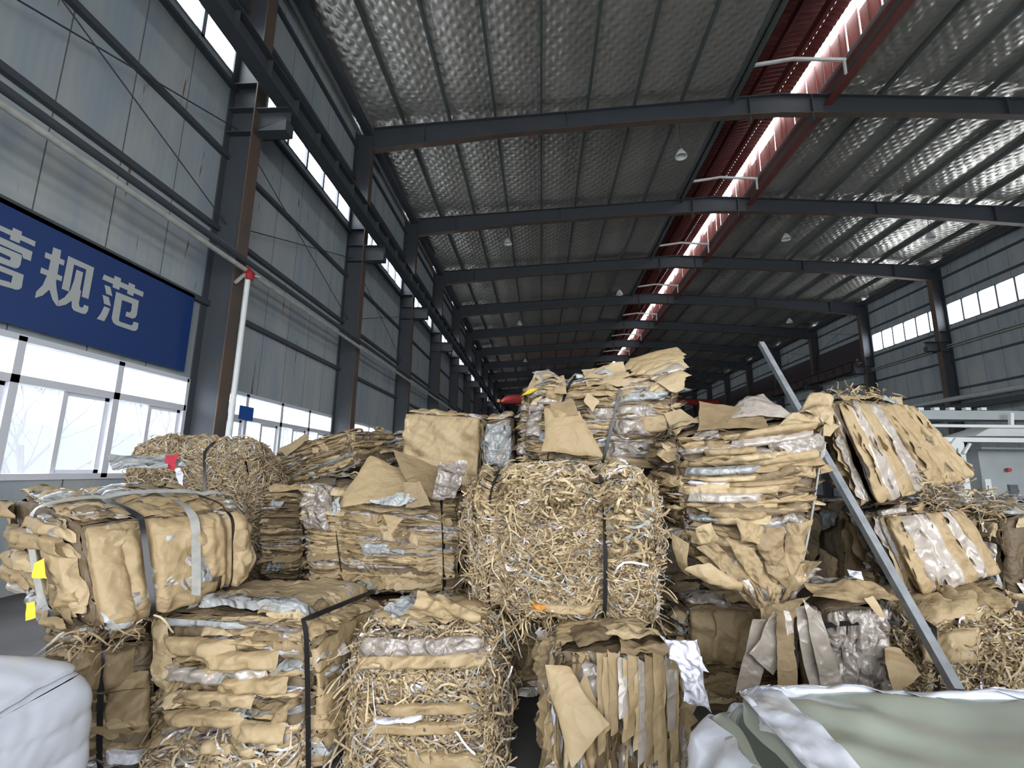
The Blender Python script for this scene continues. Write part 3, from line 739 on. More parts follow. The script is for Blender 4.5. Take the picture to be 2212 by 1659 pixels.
def fsheet(H, b, f, R, u0, u1, v0, v1, **k):
    """creased sheet lying against a face of the bale, following its shape"""
    nu = k.get('nu', 20); nv = k.get('nv', 20); amp = k.get('amp', .02); off = k.get('off', .03)
    u = np.linspace(0, 1, nu)[:, None]; v = np.linspace(0, 1, nv)[None, :]
    sk = R.uniform(-.2, .2, 4) * k.get('skew', 1)
    U = u0 + (u1 - u0) * (u + sk[0] * (v - .5) * (1 - 0 * u)); V = v0 + (v1 - v0) * (v + sk[1] * (u - .5))
    U = U + 0 * v; V = V + 0 * u
    U2, V2 = np.clip(U, -1, 1), np.clip(V, -1, 1)
    sd = R.randint(1 << 30); P0 = H.face(f, U2, V2, np.zeros(U.shape))
    rg = ridge(P0, sd, k.get('fr', 5.)) - .4
    rim = np.clip((np.abs(u - .5) * 2) ** 6 + (np.abs(v - .5) * 2) ** 6, 0, 1)
    O = off + amp * rg + .3 * amp * nz(P0, sd, 20.) - off * .6 * rim * k.get('tuck', 1)
    P = H.face(f, U2, V2, O)
    b.grid(P, k.get('tone', .7), k.get('m', 0))
def crinkles(H, b, f, R, n, wts, smin=.08, smax=.3, yr=(-1, 1), amp=.02):
    su, sv = H.size(f)
    for i in range(n):
        a = R.uniform(smin, smax) / su; c = R.uniform(smin, smax) / sv * .8; u = R.uniform(-1, 1); v = R.uniform(*yr)
        fsheet(H, b, f, R, u - a, u + a, v - c, v + c, nu=10, nv=10, amp=amp * R.uniform(.5, 1.6), off=R.uniform(.012, .045), tone=np.clip(R.normal(.62, .17), 0, 1), m=pick(R, wts), fr=R.uniform(4, 10), skew=2.5)
def strap_on(H, u, parent, horiz=False, m=None, wd=.027, sway=0., name='strap', v0=None, lab=None, out=.02):
    b = MB(); n = 22; t = np.linspace(-1, 1, n)
    path = [('front', 1), ('top', 1), ('back', -1), ('bottom', -1)]
    C = []
    if horiz == 'depth':
        C += [(-1, u, x) for x in t] + [(x, u, 1) for x in t[1:]] + [(1, u, -x) for x in t[1:]] + [(-x, u, -1) for x in t[1:]]
    elif not horiz:
        C += [(u + sway * x, -1, x) for x in t] + [(u + sway, x, 1) for x in t[1:]] + [(u - sway * x, 1, -x) for x in t[1:]] + [(u - sway, -x, -1) for x in t[1:]]
    else:
        C += [(x, -1, u + sway * x) for x in t] + [(1, x, u + sway) for x in t[1:]] + [(-x, 1, u) for x in t[1:]] + [(-1, -x, u - sway) for x in t[1:]]
    C = np.array(C); P = H.pt(C); c0 = H.pt(C * .9); N_ = P - c0; N_ /= np.linalg.norm(N_, axis=1, keepdims=True)
    P = P + N_ * out
    T = np.gradient(P, axis=0); T /= np.linalg.norm(T, axis=1, keepdims=True); S_ = np.cross(T, N_); S_ /= np.linalg.norm(S_, axis=1, keepdims=True)
    a, c = P - S_ * wd / 2, P + S_ * wd / 2
    b.grid(np.stack([a + N_ * .0015, c + N_ * .0015]), .5, 0); b.grid(np.stack([a - N_ * .0015, c - N_ * .0015]), .5, 0)
    o = b.build(name, m or STRAP, parent)
    if lab: o['label'] = lab
    return o

def quad(px, Y):
    Y = Y if hasattr(Y, '__len__') else [Y] * 4
    return [PY(p[0], p[1], y) for p, y in zip(px, Y)]
def bale(label, q, bk, seed, kind='sheet', wts=(8, 1.4, .3, .7), straps=(), hstraps=(), faces=('front', 'left', 'right', 'top'), dens=1.0, rnd=9., group=None,
         vert=False, sag=0., name='paper_bale', hs=(.016, .042), ls=(.12, .55), slant=0., extra=None, pinch=.05, stripk=1.0, depth=.03, strap_m=None, strap_out=.032, sway=0., bt=None, topstrips=0, core_tone=.12):
    H = Hex(q, bk, seed, rnd=rnd, straps=straps, sag=sag, pinch=pinch, bt=bt); R = np.random.RandomState(seed)
    foot = H.ctr.copy(); foot[2] = min(p[2] for p in q)
    r = base(name, foot); tag(r, label, 'bale', group)
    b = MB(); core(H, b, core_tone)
    for f in faces:
        su, sv = H.size(f); A = su * sv; fd = dens * (1 if f in ('front', 'left', 'top') else .5)
        if f == 'top':
            if kind != 'shred': crinkles(H, b, f, R, int(26 * A * fd), wts, .12, .35, amp=.03)
            strips(H, b, f, R, int((2200 * stripk if kind == 'shred' else topstrips) * A * fd), out=.05, hor=.2)
            continue
        vv = vert
        if kind == 'sheet':
            lips(H, b, f, R, wts, hs[0], hs[1], ls[0], ls[1], dens=fd, vert=vv, slant=slant, depth=depth)
            ledges(H, b, f, R, wts, int(75 * A * fd), vert=vv)
            crinkles(H, b, f, R, int(9 * A * fd), wts, .05, .14)
        elif kind == 'shred':
            lips(H, b, f, R, wts, .010, .022, .05, .16, dens=fd * .35, vert=vv, depth=.02)
            strips(H, b, f, R, int(4600 * A * fd * stripk), out=.022, lmin=.03, lmax=.12, wmin=.005, wmax=.013, wts=(8, 1.6, .12, .25))
            strips(H, b, f, R, int(260 * A * fd * stripk), out=.08, lmin=.1, lmax=.26, wmin=.005, wmax=.012, hor=.5, wts=(8, 1., .1, .3))
        elif kind == 'wrap':
            crinkles(H, b, f, R, int(22 * A * fd), wts, .15, .4, amp=.03)
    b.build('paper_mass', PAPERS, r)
    for i, u in enumerate(straps): strap_on(H, u, r, m=strap_m, sway=sway if i % 2 == 0 else sway * .5, out=strap_out)
    for u in hstraps: strap_on(H, u, r, horiz=True, m=strap_m, out=strap_out + .065)
    if extra: extra(H, r, R)
    return H, r
def loose(r, q, R, name='loose_sheet', lab=None, mats=None, **k):
    b = MB(); sheet(b, q, R, **k); o = b.build(name, mats or (PAPERS if name in ('silver_sheet', 'plastic_film') or k.get('amp', 0) > .045 else PAPERS_S), r)
    if lab: o['label'] = lab
    return o
def onface(r, H, f, R, u0, u1, v0, v1, name='loose_sheet', lab=None, **k):
    b = MB(); fsheet(H, b, f, R, u0, u1, v0, v1, **k); o = b.build(name, PAPERS if name in ('silver_sheet', 'plastic_film') else PAPERS_S, r)
    if lab: o['label'] = lab
    return o
def Q(*pts): return [PY(x, y, Y) for x, y, Y in pts]
V3 = np.array

# --- left, second tier: the big wrapped bale (kraft jumbo sheets around it)
def ex(H, r, R):
    onface(r, H, 'front', R, -.98, -.55, -.9, .93, tone=.62, amp=.012, fr=2., off=.045, nu=26, nv=30, lab='smooth folded kraft sheet round the corner')
    onface(r, H, 'front', R, -.6, .35, -.75, .98, tone=.58, amp=.035, fr=3., off=.04, nu=40, nv=30, lab='big creased kraft wrapping sheet')
    onface(r, H, 'front', R, .2, .98, -.5, .98, tone=.62, amp=.045, fr=4., off=.035, nu=40, nv=30)
    onface(r, H, 'front', R, .5, .95, -.9, .5, tone=.5, amp=.06, fr=6., off=.03, nu=30, nv=30)
    onface(r, H, 'front', R, -.7, .4, -1.0, -.55, tone=.45, amp=.05, fr=5., off=.04)
    onface(r, H, 'top', R, -.95, .1, -.95, .4, tone=.55, amp=.03, fr=4., off=.02)
    onface(r, H, 'top', R, -.1, .98, -.9, .6, tone=.6, amp=.03, fr=4., off=.025)
    onface(r, H, 'top', R, -.9, .6, .2, .95, tone=.5, amp=.04, fr=4., off=.02, m=3, name='plastic_film')
    for i in range(16):
        u = R.uniform(-.9, .9); v = R.uniform(-.9, .9)
        onface(r, H, 'left', R, u - .3, u + .3, v - .16, v + .16, tone=R.uniform(.35, .8), amp=.05, fr=6., off=R.uniform(.02, .09), m=[0, 0, 0, 1, 3][i % 5])
    strap_on(H, .12, r, m=CLEARSTRAP, wd=.05, sway=.03, out=.06, name='wide_strap', lab='wide translucent grey strap')
    strap_on(H, -.25, r, horiz='depth', m=CLEARSTRAP, wd=.05, out=.07, name='wide_strap', lab='wide translucent grey strap over the left end')
    b = MB(); bend_strips(b, R, 60, H.face('front', V3(-.9), V3(-.98)), (.15, .2, .05), (.08, .25), .3); b.build('torn_edge', PAPERS, r)
    for (x, y, Y, X2, Y2, m) in ((75, 1215, 2.35, 95, 1245, YELLOW), (62, 1305, 2.3, 78, 1335, YELLOW)):
        b = MB(); sheet(b, Q((x, y, Y), (X2, y - 6, Y), (X2 + 4, Y2, Y), (x - 4, Y2 + 4, Y)), R, amp=.01, nu=8, nv=8); o = b.build('yellow_scrap', [m] * 7, r)
qL1 = quad([(150, 1128), (558, 1092), (548, 1265), (200, 1398)], [2.35, 3.1, 3.1, 2.35])
bkL1 = PY(8, 1062, 2.95) - qL1[0]
bale('large bale wrapped in smooth brown kraft with black and grey straps, at the left', qL1, bkL1, 11, 'wrap', faces=('front', 'left', 'top', 'right'), rnd=7., straps=(-.34, .62), strap_out=.045, pinch=.045, wts=(8, .8, .2, .8), extra=None if False else (lambda H, r, R: ex(H, r, R)))
# --- bale beneath it, in the shade
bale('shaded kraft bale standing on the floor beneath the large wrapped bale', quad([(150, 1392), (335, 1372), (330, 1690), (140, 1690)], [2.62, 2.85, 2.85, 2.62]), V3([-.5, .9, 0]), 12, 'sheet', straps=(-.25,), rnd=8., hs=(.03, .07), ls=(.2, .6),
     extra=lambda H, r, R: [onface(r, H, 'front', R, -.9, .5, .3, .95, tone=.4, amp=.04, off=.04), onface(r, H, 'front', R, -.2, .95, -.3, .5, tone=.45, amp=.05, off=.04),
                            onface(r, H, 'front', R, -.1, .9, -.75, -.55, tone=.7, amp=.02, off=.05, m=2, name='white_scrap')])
# --- front row, left
def ex(H, r, R):
    onface(r, H, 'top', R, -.95, .98, -.7, .98, tone=.7, amp=.012, fr=1.6, off=.045, nu=36, nv=36, skew=.2, lab='smooth kraft sheet folded over the top')
    onface(r, H, 'right', R, -.98, .98, -.6, .98, tone=.6, amp=.022, fr=2.4, off=.04, nu=36, nv=30, skew=.3, lab='kraft sheet wrapped round the side')
    onface(r, H, 'right', R, -.98, .98, -.98, -.3, tone=.5, amp=.03, fr=4., off=.03, skew=.5)
    onface(r, H, 'top', R, -.95, .95, -1, -.62, tone=.6, amp=.03, fr=5., off=.06, m=3, name='plastic_film', lab='grey translucent plastic film along the top edge')
    onface(r, H, 'front', R, -.75, .5, .82, 1., tone=.6, amp=.03, fr=6., off=.05, m=3, name='plastic_film', lab='grey translucent plastic film along the top edge')
    onface(r, H, 'front', R, -1, -.72, .1, .98, tone=.7, amp=.03, fr=3., off=.05, lab='kraft flap at the left corner')
    for i, (u0, u1, v0, v1, m) in enumerate([(-.7, .2, .5, .72, 0), (-.1, .7, .38, .6, 0), (-.75, .0, .18, .36, 1), (.0, .8, .1, .3, 0), (-.5, .4, -.08, .1, 0), (-.7, .3, -.3, -.12, 0), (.1, .8, -.42, -.2, 0), (-.3, .5, -.6, -.45, 0), (.2, .55, .22, .4, 1)]):
        onface(r, H, 'front', R, u0, u1, v0, v1, tone=R.uniform(.55, .85), amp=.05, fr=5., off=R.uniform(.05, .09), m=m, nu=22, nv=12, name='crumpled_sheet', skew=.6)
    b = MB(); strips(H, b, 'front', R, 420, yr=(-1, -.5), out=.08, lmin=.08, lmax=.25); b.build('shredded_strips', PAPERS, r)['kind'] = 'stuff'
bale('front bale of folded kraft sheets under a smooth brown top sheet, beside the shredded bale', quad([(335, 1312), (662, 1335), (668, 1705), (318, 1700)], [2.78, 2.66, 2.66, 2.78]), PZ(800, 1300, .78) - PZ(662, 1335, .8) + V3([-.05, .35, 0]), 13, 'sheet', straps=(.93,), strap_out=.05, rnd=11., hs=(.025, .06), ls=(.12, .5), depth=.05, extra=ex, sway=.0)
# --- front row, centre-left: shredded and layered
def ex(H, r, R):
    onface(r, H, 'front', R, -.95, .98, .66, .9, tone=.45, amp=.035, fr=5., off=.06, m=1, name='silver_sheet', lab='crumpled silver laminated sheet', nu=36, nv=12)
    onface(r, H, 'front', R, -.9, .95, .52, .7, tone=.7, amp=.05, fr=6., off=.05, name='crumpled_sheet', nu=40, nv=12)
    onface(r, H, 'front', R, -.5, .7, .0, .14, tone=.55, amp=.03, fr=4., off=.05, name='crumpled_sheet')
    onface(r, H, 'front', R, -.75, .55, -.22, -.08, tone=.6, amp=.03, fr=4., off=.05, name='crumpled_sheet')
    onface(r, H, 'front', R, -.62, .05, -.06, .0, tone=.9, amp=.03, fr=7., off=.07, m=2, name='white_scrap', lab='crumpled white scrap')
    onface(r, H, 'front', R, -.2, .8, -.6, -.4, tone=.62, amp=.03, fr=4., off=.05, name='crumpled_sheet')
    onface(r, H, 'top', R, -.8, .9, -.9, .2, tone=.62, amp=.05, fr=4., off=.06, lab='torn kraft sheet lying on top')
    onface(r, H, 'top', R, -.9, .4, -.4, .8, tone=.5, amp=.07, fr=5., off=.06, m=1, name='silver_sheet', lab='crumpled silver laminated sheet')
    loose(r, Q((880, 1338, 2.6), (905, 1285, 2.75), (1035, 1320, 2.75), (1040, 1352, 2.58)), R, amp=.05, tone=.68, fr=7.)
    loose(r, Q((820, 1320, 2.7), (880, 1282, 2.85), (915, 1300, 2.8), (850, 1345, 2.64)), R, amp=.04, tone=.7, m=3, fr=7., name='plastic_film')
    b = MB()
    for z in np.linspace(.1, .75, 6): bend_strips(b, R, 9, H.face('front', V3(-1.), V3(z * 2 / .8 - 1 if False else z * 2 - .9)), (.08, .08, .08), (.15, .4), .9)
    bend_strips(b, R, 25, H.face('front', V3(-.98), V3(.2)), (.06, .1, .3), (.15, .45), 1.)
    b.build('shredded_strips', PAPERS, r)['kind'] = 'stuff'
bale('front bale of shredded strips and layered kraft with a white scrap in its side', quad([(765, 1352), (1062, 1352), (1075, 1740), (735, 1740)], 2.66), V3([0, 1.1, 0]), 14, 'shred', bt=V3([0, 1.1, -.16]), rnd=10., hs=(.02, .05), extra=ex, stripk=.8, wts=(8, 1.6, .2, 1.2))
# --- front row, right of the gap: standing kraft sheets
def ex(H, r, R):
    loose(r, Q((1178, 1438, 2.42), (1232, 1440, 2.42), (1308, 1560, 2.3), (1235, 1668, 2.25)), R, amp=.02, tone=.68, fr=3., bulge=.02, lab='large pointed kraft flap hanging at the corner')
    loose(r, Q((1238, 1500, 2.36), (1262, 1450, 2.42), (1302, 1560, 2.38), (1232, 1662, 2.3)), R, amp=.02, tone=.6, fr=3.)
    for i in range(13):
        x = 1300 + i * 13 + R.uniform(-4, 4); y0 = 1420 + R.uniform(-15, 25); y1 = 1600 + R.uniform(-60, 60)
        loose(r, Q((x - 10, y0, 2.4), (x + 12, y0 + 6, 2.42), (x + 10, y1, 2.36), (x - 8, y1 + 12, 2.34)), R, amp=.02, nu=8, nv=18, tone=R.uniform(.45, .8), m=[0, 0, 0, 1][i % 4], fr=5., name='kraft_flap')
    onface(r, H, 'front', R, -.6, .2, .5, 1, tone=.6, amp=.05, fr=6., off=.06, m=1, name='silver_sheet')
bale('front bale of upright kraft sheets under the tall shredded bale', quad([(1192, 1412), (1478, 1415), (1480, 1790), (1205, 1790)], 2.48), V3([.0, 1.0, 0]), 15, 'sheet', vert=True, rnd=10., extra=ex, hs=(.02, .05), ls=(.2, .6), wts=(8, 1.2, .2, .5))
# --- second tier, centre-left: layered sheets with draped top
def ex(H, r, R):
    loose(r, Q((722, 1100, 3.62), (800, 985, 4.0), (905, 1030, 4.0), (880, 1075, 3.62)), R, amp=.03, tone=.66, fr=2.5, bulge=.03, lab='large kraft sheet draped over the top')
    loose(r, Q((850, 975, 4.0), (975, 1018, 4.0), (940, 1085, 3.6), (872, 1040, 3.75)), R, amp=.025, tone=.42, fr=2.5, m=0, lab='dull grey-brown sheet folded over the top')
    loose(r, Q((935, 1080, 3.55), (950, 1005, 3.8), (1010, 1000, 3.85), (985, 1075, 3.58)), R, amp=.06, tone=.45, fr=8., m=1, name='silver_sheet', lab='crumpled silver laminated sheet')
    loose(r, Q((872, 1042, 3.6), (905, 1045, 3.6), (928, 1090, 3.56), (880, 1092, 3.56)), R, amp=.02, tone=.42, fr=2.5)
    onface(r, H, 'front', R, -1, -.55, .45, 1, tone=.42, amp=.08, fr=7., off=.05, m=1, name='silver_sheet', lab='crumpled silver laminated sheet', nu=30, nv=30)
    onface(r, H, 'front', R, -.98, -.6, .1, .6, tone=.4, amp=.07, fr=8., off=.05, m=1, name='silver_sheet', lab='crumpled silver laminated sheet', nu=26, nv=26)
    loose(r, Q((795, 1082, 3.6), (880, 1066, 3.6), (905, 1080, 3.55), (860, 1100, 3.55)), R, amp=.04, tone=.8, fr=9., m=3, name='plastic_film', lab='shiny translucent plastic film')
    loose(r, Q((718, 1085, 3.6), (735, 1072, 3.6), (738, 1100, 3.56), (718, 1115, 3.55)), R, amp=.03, tone=.8, fr=9., m=3, name='plastic_film')
    loose(r, Q((828, 1112, 3.6), (873, 1120, 3.56), (845, 1147, 3.5), (842, 1145, 3.5)), R, amp=.005, tone=.7, name='torn_flap', nu=8, nv=8)
    onface(r, H, 'front', R, -.2, .3, -.25, -.05, tone=.6, amp=.02, off=.04, m=3, name='plastic_film')
bale('middle bale of layered kraft sheets with draped brown sheets and two black straps', quad([(640, 1032), (1008, 1062), (1000, 1300), (655, 1278)], [3.85, 3.7, 3.7, 3.85]), V3([.05, .85, .02]), 16, 'sheet', straps=(-.5, .72), rnd=9., hs=(.014, .036), ls=(.15, .6), extra=ex, sway=-.07, wts=(8, 1.1, .1, .5))
# --- second tier, centre: tall shredded bale
def ex(H, r, R):
    b = MB(); bend_strips(b, R, 110, H.face('front', V3(.1), V3(-.98)), (.55, .06, .05), (.08, .28), 1.)
    bend_strips(b, R, 50, H.face('front', V3(-.9), V3(-.98)), (.14, .12, .05), (.1, .32), 1.)
    bend_strips(b, R, 60, H.face('front', V3(1.), V3(-.2)), (.03, .06, .3), (.08, .22), .8)
    bend_strips(b, R, 60, H.face('front', V3(-1.), V3(-.5)), (.03, .06, .3), (.08, .22), .8)
    b.build('hanging_strips', PAPERS, r)['kind'] = 'stuff'
    b = MB(); strips(H, b, 'front', R, 620, yr=(.45, 1), out=.08, lmin=.06, lmax=.17, hor=.25, wmin=.010, wmax=.018, wts=(8, .5, 0, .3)); b.build('coarse_strips', PAPERS, r)['kind'] = 'stuff'
    b = MB(); strips(H, b, 'front', R, 420, ur=(.5, 1), yr=(-.1, .98), out=.09, lmin=.06, lmax=.2, hor=.3, wmin=.01, wmax=.02, wts=(8, 1., 0, .5)); b.build('coarse_strips', PAPERS, r)['kind'] = 'stuff'
    onface(r, H, 'front', R, -.25, .3, -.86, -.72, tone=.65, amp=.02, off=.05, name='kraft_sheet')
    onface(r, H, 'front', R, -.35, -.22, -.80, -.74, tone=.65, amp=.02, off=.06, m=5, name='orange_scrap', nu=6, nv=6, lab='orange scrap')
    onface(r, H, 'front', R, -.18, -.08, -.84, -.78, tone=.9, amp=.02, off=.06, m=2, name='white_scrap', nu=6, nv=6)
bale('tall bale of shredded paper strips in the centre of the pile', quad([(1008, 1022), (1422, 1022), (1436, 1368), (1018, 1338)], [2.95, 2.95, 2.93, 2.93]), V3([0, 1.1, 0]), 17, 'shred', straps=(-.72, .38), strap_out=.06, rnd=8., extra=ex, stripk=1.15, pinch=.09, sway=.05)
# --- second tier, right of centre: thick layered sheets
def ex(H, r, R):
    for i in range(20):
        v = -.92 + 1.85 * (i + R.uniform(-.4, .4)) / 20; u = R.uniform(-.5, .5); a = R.uniform(.3, .55)
        onface(r, H, 'front', R, max(-1, u - a), min(1, u + a), v - R.uniform(.035, .075), v + R.uniform(.035, .075), tone=R.uniform(.4, .95), amp=.045, fr=4., off=R.uniform(.06, .11), m=[0, 0, 1, 0, 0, 0, 3, 0][i % 8], nu=30, nv=8, name='folded_sheet', skew=.35)
    loose(r, Q((1515, 870, 3.3), (1640, 888, 3.3), (1660, 925, 3.12), (1510, 930, 3.14)), R, amp=.02, tone=.35, fr=3., lab='olive brown kraft sheet on top')
    loose(r, Q((1570, 905, 3.2), (1612, 856, 3.5), (1648, 853, 3.5), (1712, 900, 3.2)), R, amp=.03, tone=.7, fr=4., m=1, lab='dull pinkish-grey sheet standing up on top', bulge=.02)
    loose(r, Q((1720, 890, 3.25), (1745, 858, 3.4), (1795, 868, 3.35), (1800, 925, 3.15)), R, amp=.05, tone=.75, fr=5., bulge=.05, nu=26, nv=26, lab='kraft sheet bulging over the top right corner')
    loose(r, Q((1600, 948, 3.15), (1720, 900, 3.2), (1800, 900, 3.15), (1700, 960, 3.08)), R, amp=.06, tone=.8, fr=5., nu=30, nv=20)
    loose(r, Q((1500, 930, 3.2), (1555, 920, 3.2), (1555, 948, 3.1), (1490, 955, 3.1)), R, amp=.03, tone=.55, m=1, fr=6., name='silver_sheet')
    onface(r, H, 'front', R, .25, .95, .5, .75, tone=.5, amp=.03, fr=5., off=.07, m=1, name='silver_sheet', lab='silver laminated sheet')
    loose(r, Q((1455, 1160, 3.2), (1490, 1175, 3.12), (1480, 1240, 3.08), (1452, 1215, 3.15)), R, amp=.02, tone=.75, curl=-.08, name='rolled_corner')
    loose(r, Q((1470, 1228, 3.05), (1530, 1215, 3.0), (1660, 1288, 3.05), (1600, 1282, 3.1)), R, amp=.03, tone=.7, name='rolled_corner', bulge=.04)
    # the sheets gathered at the bottom
    for i in range(16):
        xa = 1492 + i * 17 + R.uniform(-6, 6); xb = xa + R.uniform(25, 60); ya = 1205 + 22 * (i / 16.) + R.uniform(-14, 10)
        loose(r, Q((xa, ya, 3.12), (xb, ya + 4, 3.08), ((xb - 1650) * .22 + 1665, 1308 + R.uniform(-6, 6), 3.0), ((xa - 1650) * .22 + 1663, 1310 + R.uniform(-6, 6), 3.04)), R, amp=.05, tone=R.uniform(.3, .75), fr=9., name='gathered_sheet', nu=12, nv=18, m=[0, 0, 0, 1][i % 4])
    for i, (p_, t_) in enumerate([(((1500, 1180), (1545, 1172), (1640, 1268), (1585, 1258)), .45), (((1560, 1160), (1625, 1185), (1680, 1285), (1625, 1262)), .55), (((1700, 1130), (1752, 1125), (1715, 1240), (1690, 1270)), .5),
                                  (((1622, 1150), (1690, 1140), (1700, 1270), (1655, 1235)), .42), (((1500, 1140), (1532, 1132), (1556, 1168), (1512, 1176)), .7), (((1590, 1120), (1650, 1135), (1640, 1180), (1600, 1165)), .6)]):
        loose(r, [PY(x, y, 3.06 - .01 * i) for x, y in p_], R, amp=.05, tone=t_, fr=6., nu=26, nv=26, bulge=.015, name='large_flap')
    for i, (p, t) in enumerate([(((1640, 1300), (1680, 1300), (1690, 1340), (1640, 1345)), .45), (((1650, 1310), (1740, 1290), (1700, 1350), (1660, 1350)), .5)]):
        loose(r, [PY(x, y, 3.0) for x, y in p], R, amp=.04, tone=t, m=0, fr=9., name='knot')
    for q_, t, m_ in [(((1625, 1335), (1668, 1335), (1638, 1495), (1588, 1495)), .5, 1), (((1668, 1325), (1712, 1400), (1670, 1455), (1620, 1408)), .62, 1), (((1672, 1322), (1712, 1322), (1722, 1495), (1680, 1495)), .45, 0),
                      (((1715, 1310), (1745, 1305), (1800, 1440), (1750, 1495)), .55, 1), (((1735, 1300), (1775, 1330), (1830, 1498), (1775, 1498)), .5, 1), (((1690, 1315), (1705, 1320), (1712, 1362), (1700, 1368)), .7, 1)]:
        loose(r, [PY(x, y, 2.88 - .03 * i) for x, y in q_], R, amp=.025, tone=t, m=m_, fr=3., name='hanging_sheet', lab='long greyish sheet hanging from the knot'); i += 1
    strap_on(H, .97, r, m=CLEARSTRAP, wd=.03, name='wide_strap', lab='translucent grey strap down the right edge')
bale('tall bale of thick wavy kraft layers tied in a knot at its bottom', quad([(1440, 938), (1806, 888), (1738, 1262), (1486, 1222)], [3.2, 3.12, 3.12, 3.2]), V3([.05, .68, .03]), 18, 'sheet', rnd=8., sag=.05, hs=(.028, .07), ls=(.3, .95), depth=.06, extra=ex, wts=(8, 1.1, .1, .4))
# --- third tier, centre
def ex(H, r, R):
    loose(r, Q((1176, 880, 3.85), (1250, 892, 3.8), (1305, 988, 3.72), (1172, 972, 3.75)), R, amp=.02, tone=.62, fr=2.4, bulge=.03, lab='smooth kraft flap hanging in front')
    loose(r, Q((1185, 870, 3.85), (1240, 862, 3.85), (1250, 898, 3.78), (1198, 902, 3.78)), R, amp=.015, tone=.42, fr=3.)
    for i in range(11):
        t_ = i / 10.; j_ = R.uniform(-5, 5)
        a1 = (1362 + 48 * t_, 778 + 66 * t_ + j_, 4.12 - .2 * t_); b1 = (1466 + 10 * t_ + j_, 752 + 58 * t_ + j_, 4.12 - .2 * t_)
        a2 = (1350 + 50 * t_, 800 + 60 * t_, 4.06 - .2 * t_); b2 = (1478 + 6 * t_ - j_, 770 + 52 * t_ + j_, 4.05 - .2 * t_)
        loose(r, Q(a1, b1, b2, a2), R, amp=.02, bulge=.035, tone=R.uniform(.35, .9), fr=5., nu=20, nv=10, name='folded_sheet', m=1 if i in (6, 8) else 0, rag=.02)
    loose(r, Q((1255, 800, 4.1), (1345, 787, 4.1), (1372, 835, 3.9), (1270, 835, 3.88)), R, amp=.03, tone=.8, fr=5.)
    loose(r, Q((1135, 850, 3.98), (1155, 808, 4.15), (1222, 815, 4.1), (1222, 850, 3.9)), R, amp=.04, tone=.72, fr=4., m=0)
    loose(r, Q((1152, 808, 4.2), (1185, 799, 4.2), (1228, 824, 4.0), (1190, 835, 3.95)), R, amp=.03, tone=.6, fr=6., m=1, name='silver_sheet')
    onface(r, H, 'front', R, .2, .85, .35, .55, tone=.8, amp=.04, fr=7., off=.06, m=3, name='plastic_film', lab='pale blue-grey plastic film')
    onface(r, H, 'front', R, -.1, .75, .0, .28, tone=.55, amp=.03, fr=5., off=.06, m=1, name='silver_sheet', lab='pinkish silver laminated sheet')
    onface(r, H, 'front', R, .2, .7, -.3, .0, tone=.6, amp=.05, fr=6., off=.05, m=1, name='silver_sheet')
    onface(r, H, 'front', R, .55, .98, -.25, .1, tone=.7, amp=.03, fr=4., off=.07)
    onface(r, H, 'front', R, .2, .95, -.75, -.4, tone=.5, amp=.05, fr=6., off=.06, m=1, name='silver_sheet')
    onface(r, H, 'front', R, .2, .95, -1, -.72, tone=.72, amp=.05, fr=5., off=.07)
    onface(r, H, 'front', R, -1, -.7, -.4, .4, tone=.5, amp=.07, fr=8., off=.05, m=1, name='silver_sheet')
    onface(r, H, 'front', R, -.7, -.5, .45, .7, tone=.5, amp=.03, fr=8., off=.05)
    loose(r, Q((1268, 845, 3.86), (1300, 868, 3.84), (1280, 892, 3.82), (1258, 866, 3.84)), R, amp=.004, tone=.75, name='torn_flap', nu=8, nv=8)
    loose(r, Q((1420, 825, 3.85), (1480, 806, 3.86), (1478, 842, 3.8), (1458, 852, 3.8)), R, amp=.01, tone=.78, name='torn_flap', nu=8, nv=8)
    loose(r, Q((1436, 895, 3.84), (1470, 882, 3.86), (1502, 908, 3.78), (1455, 938, 3.78)), R, amp=.015, tone=.74, name='torn_flap', nu=10, nv=10)
    loose(r, Q((1122, 858, 4.0), (1145, 840, 4.0), (1168, 838, 3.95), (1150, 850, 3.92)), R, amp=.01, tone=.7, m=4, name='yellow_scrap', nu=8, nv=8)
bale('topmost bale of kraft and silver sheets with two black straps, crowning the pile', quad([(1130, 818), (1482, 790), (1442, 1028), (1112, 1005)], [3.98, 3.9, 3.85, 3.95]), V3([.12, 1.0, .03]), 19, 'sheet', straps=(-.48, .2), rnd=7., hs=(.015, .045), ls=(.15, .6), extra=ex, sway=.12, wts=(6, 2.2, .2, .6), pinch=.07, depth=.04)
def ex(H, r, R):
    onface(r, H, 'front', R, -.98, .98, -.9, .98, tone=.70, amp=.055, fr=3.2, off=.05, nu=44, nv=44, lab='large smooth kraft sheet covering the front', skew=.2)
    onface(r, H, 'front', R, -.9, .7, -.9, -.2, tone=.74, amp=.05, fr=4., off=.08, lab='creased kraft sheet across the foot')
    onface(r, H, 'top', R, -.98, .98, -.98, .5, tone=.66, amp=.03, fr=3., off=.04)
    onface(r, H, 'right', R, -.98, .98, -.9, .98, tone=.66, amp=.03, fr=3., off=.04)
bale('bale behind a plain kraft sheet, left of the topmost bale', quad([(872, 888), (1042, 898), (1040, 1065), (862, 1050)], [4.75, 4.6, 4.6, 4.75]), V3([.05, 1.0, 0]), 20, 'wrap', rnd=14., extra=ex, dens=.6)
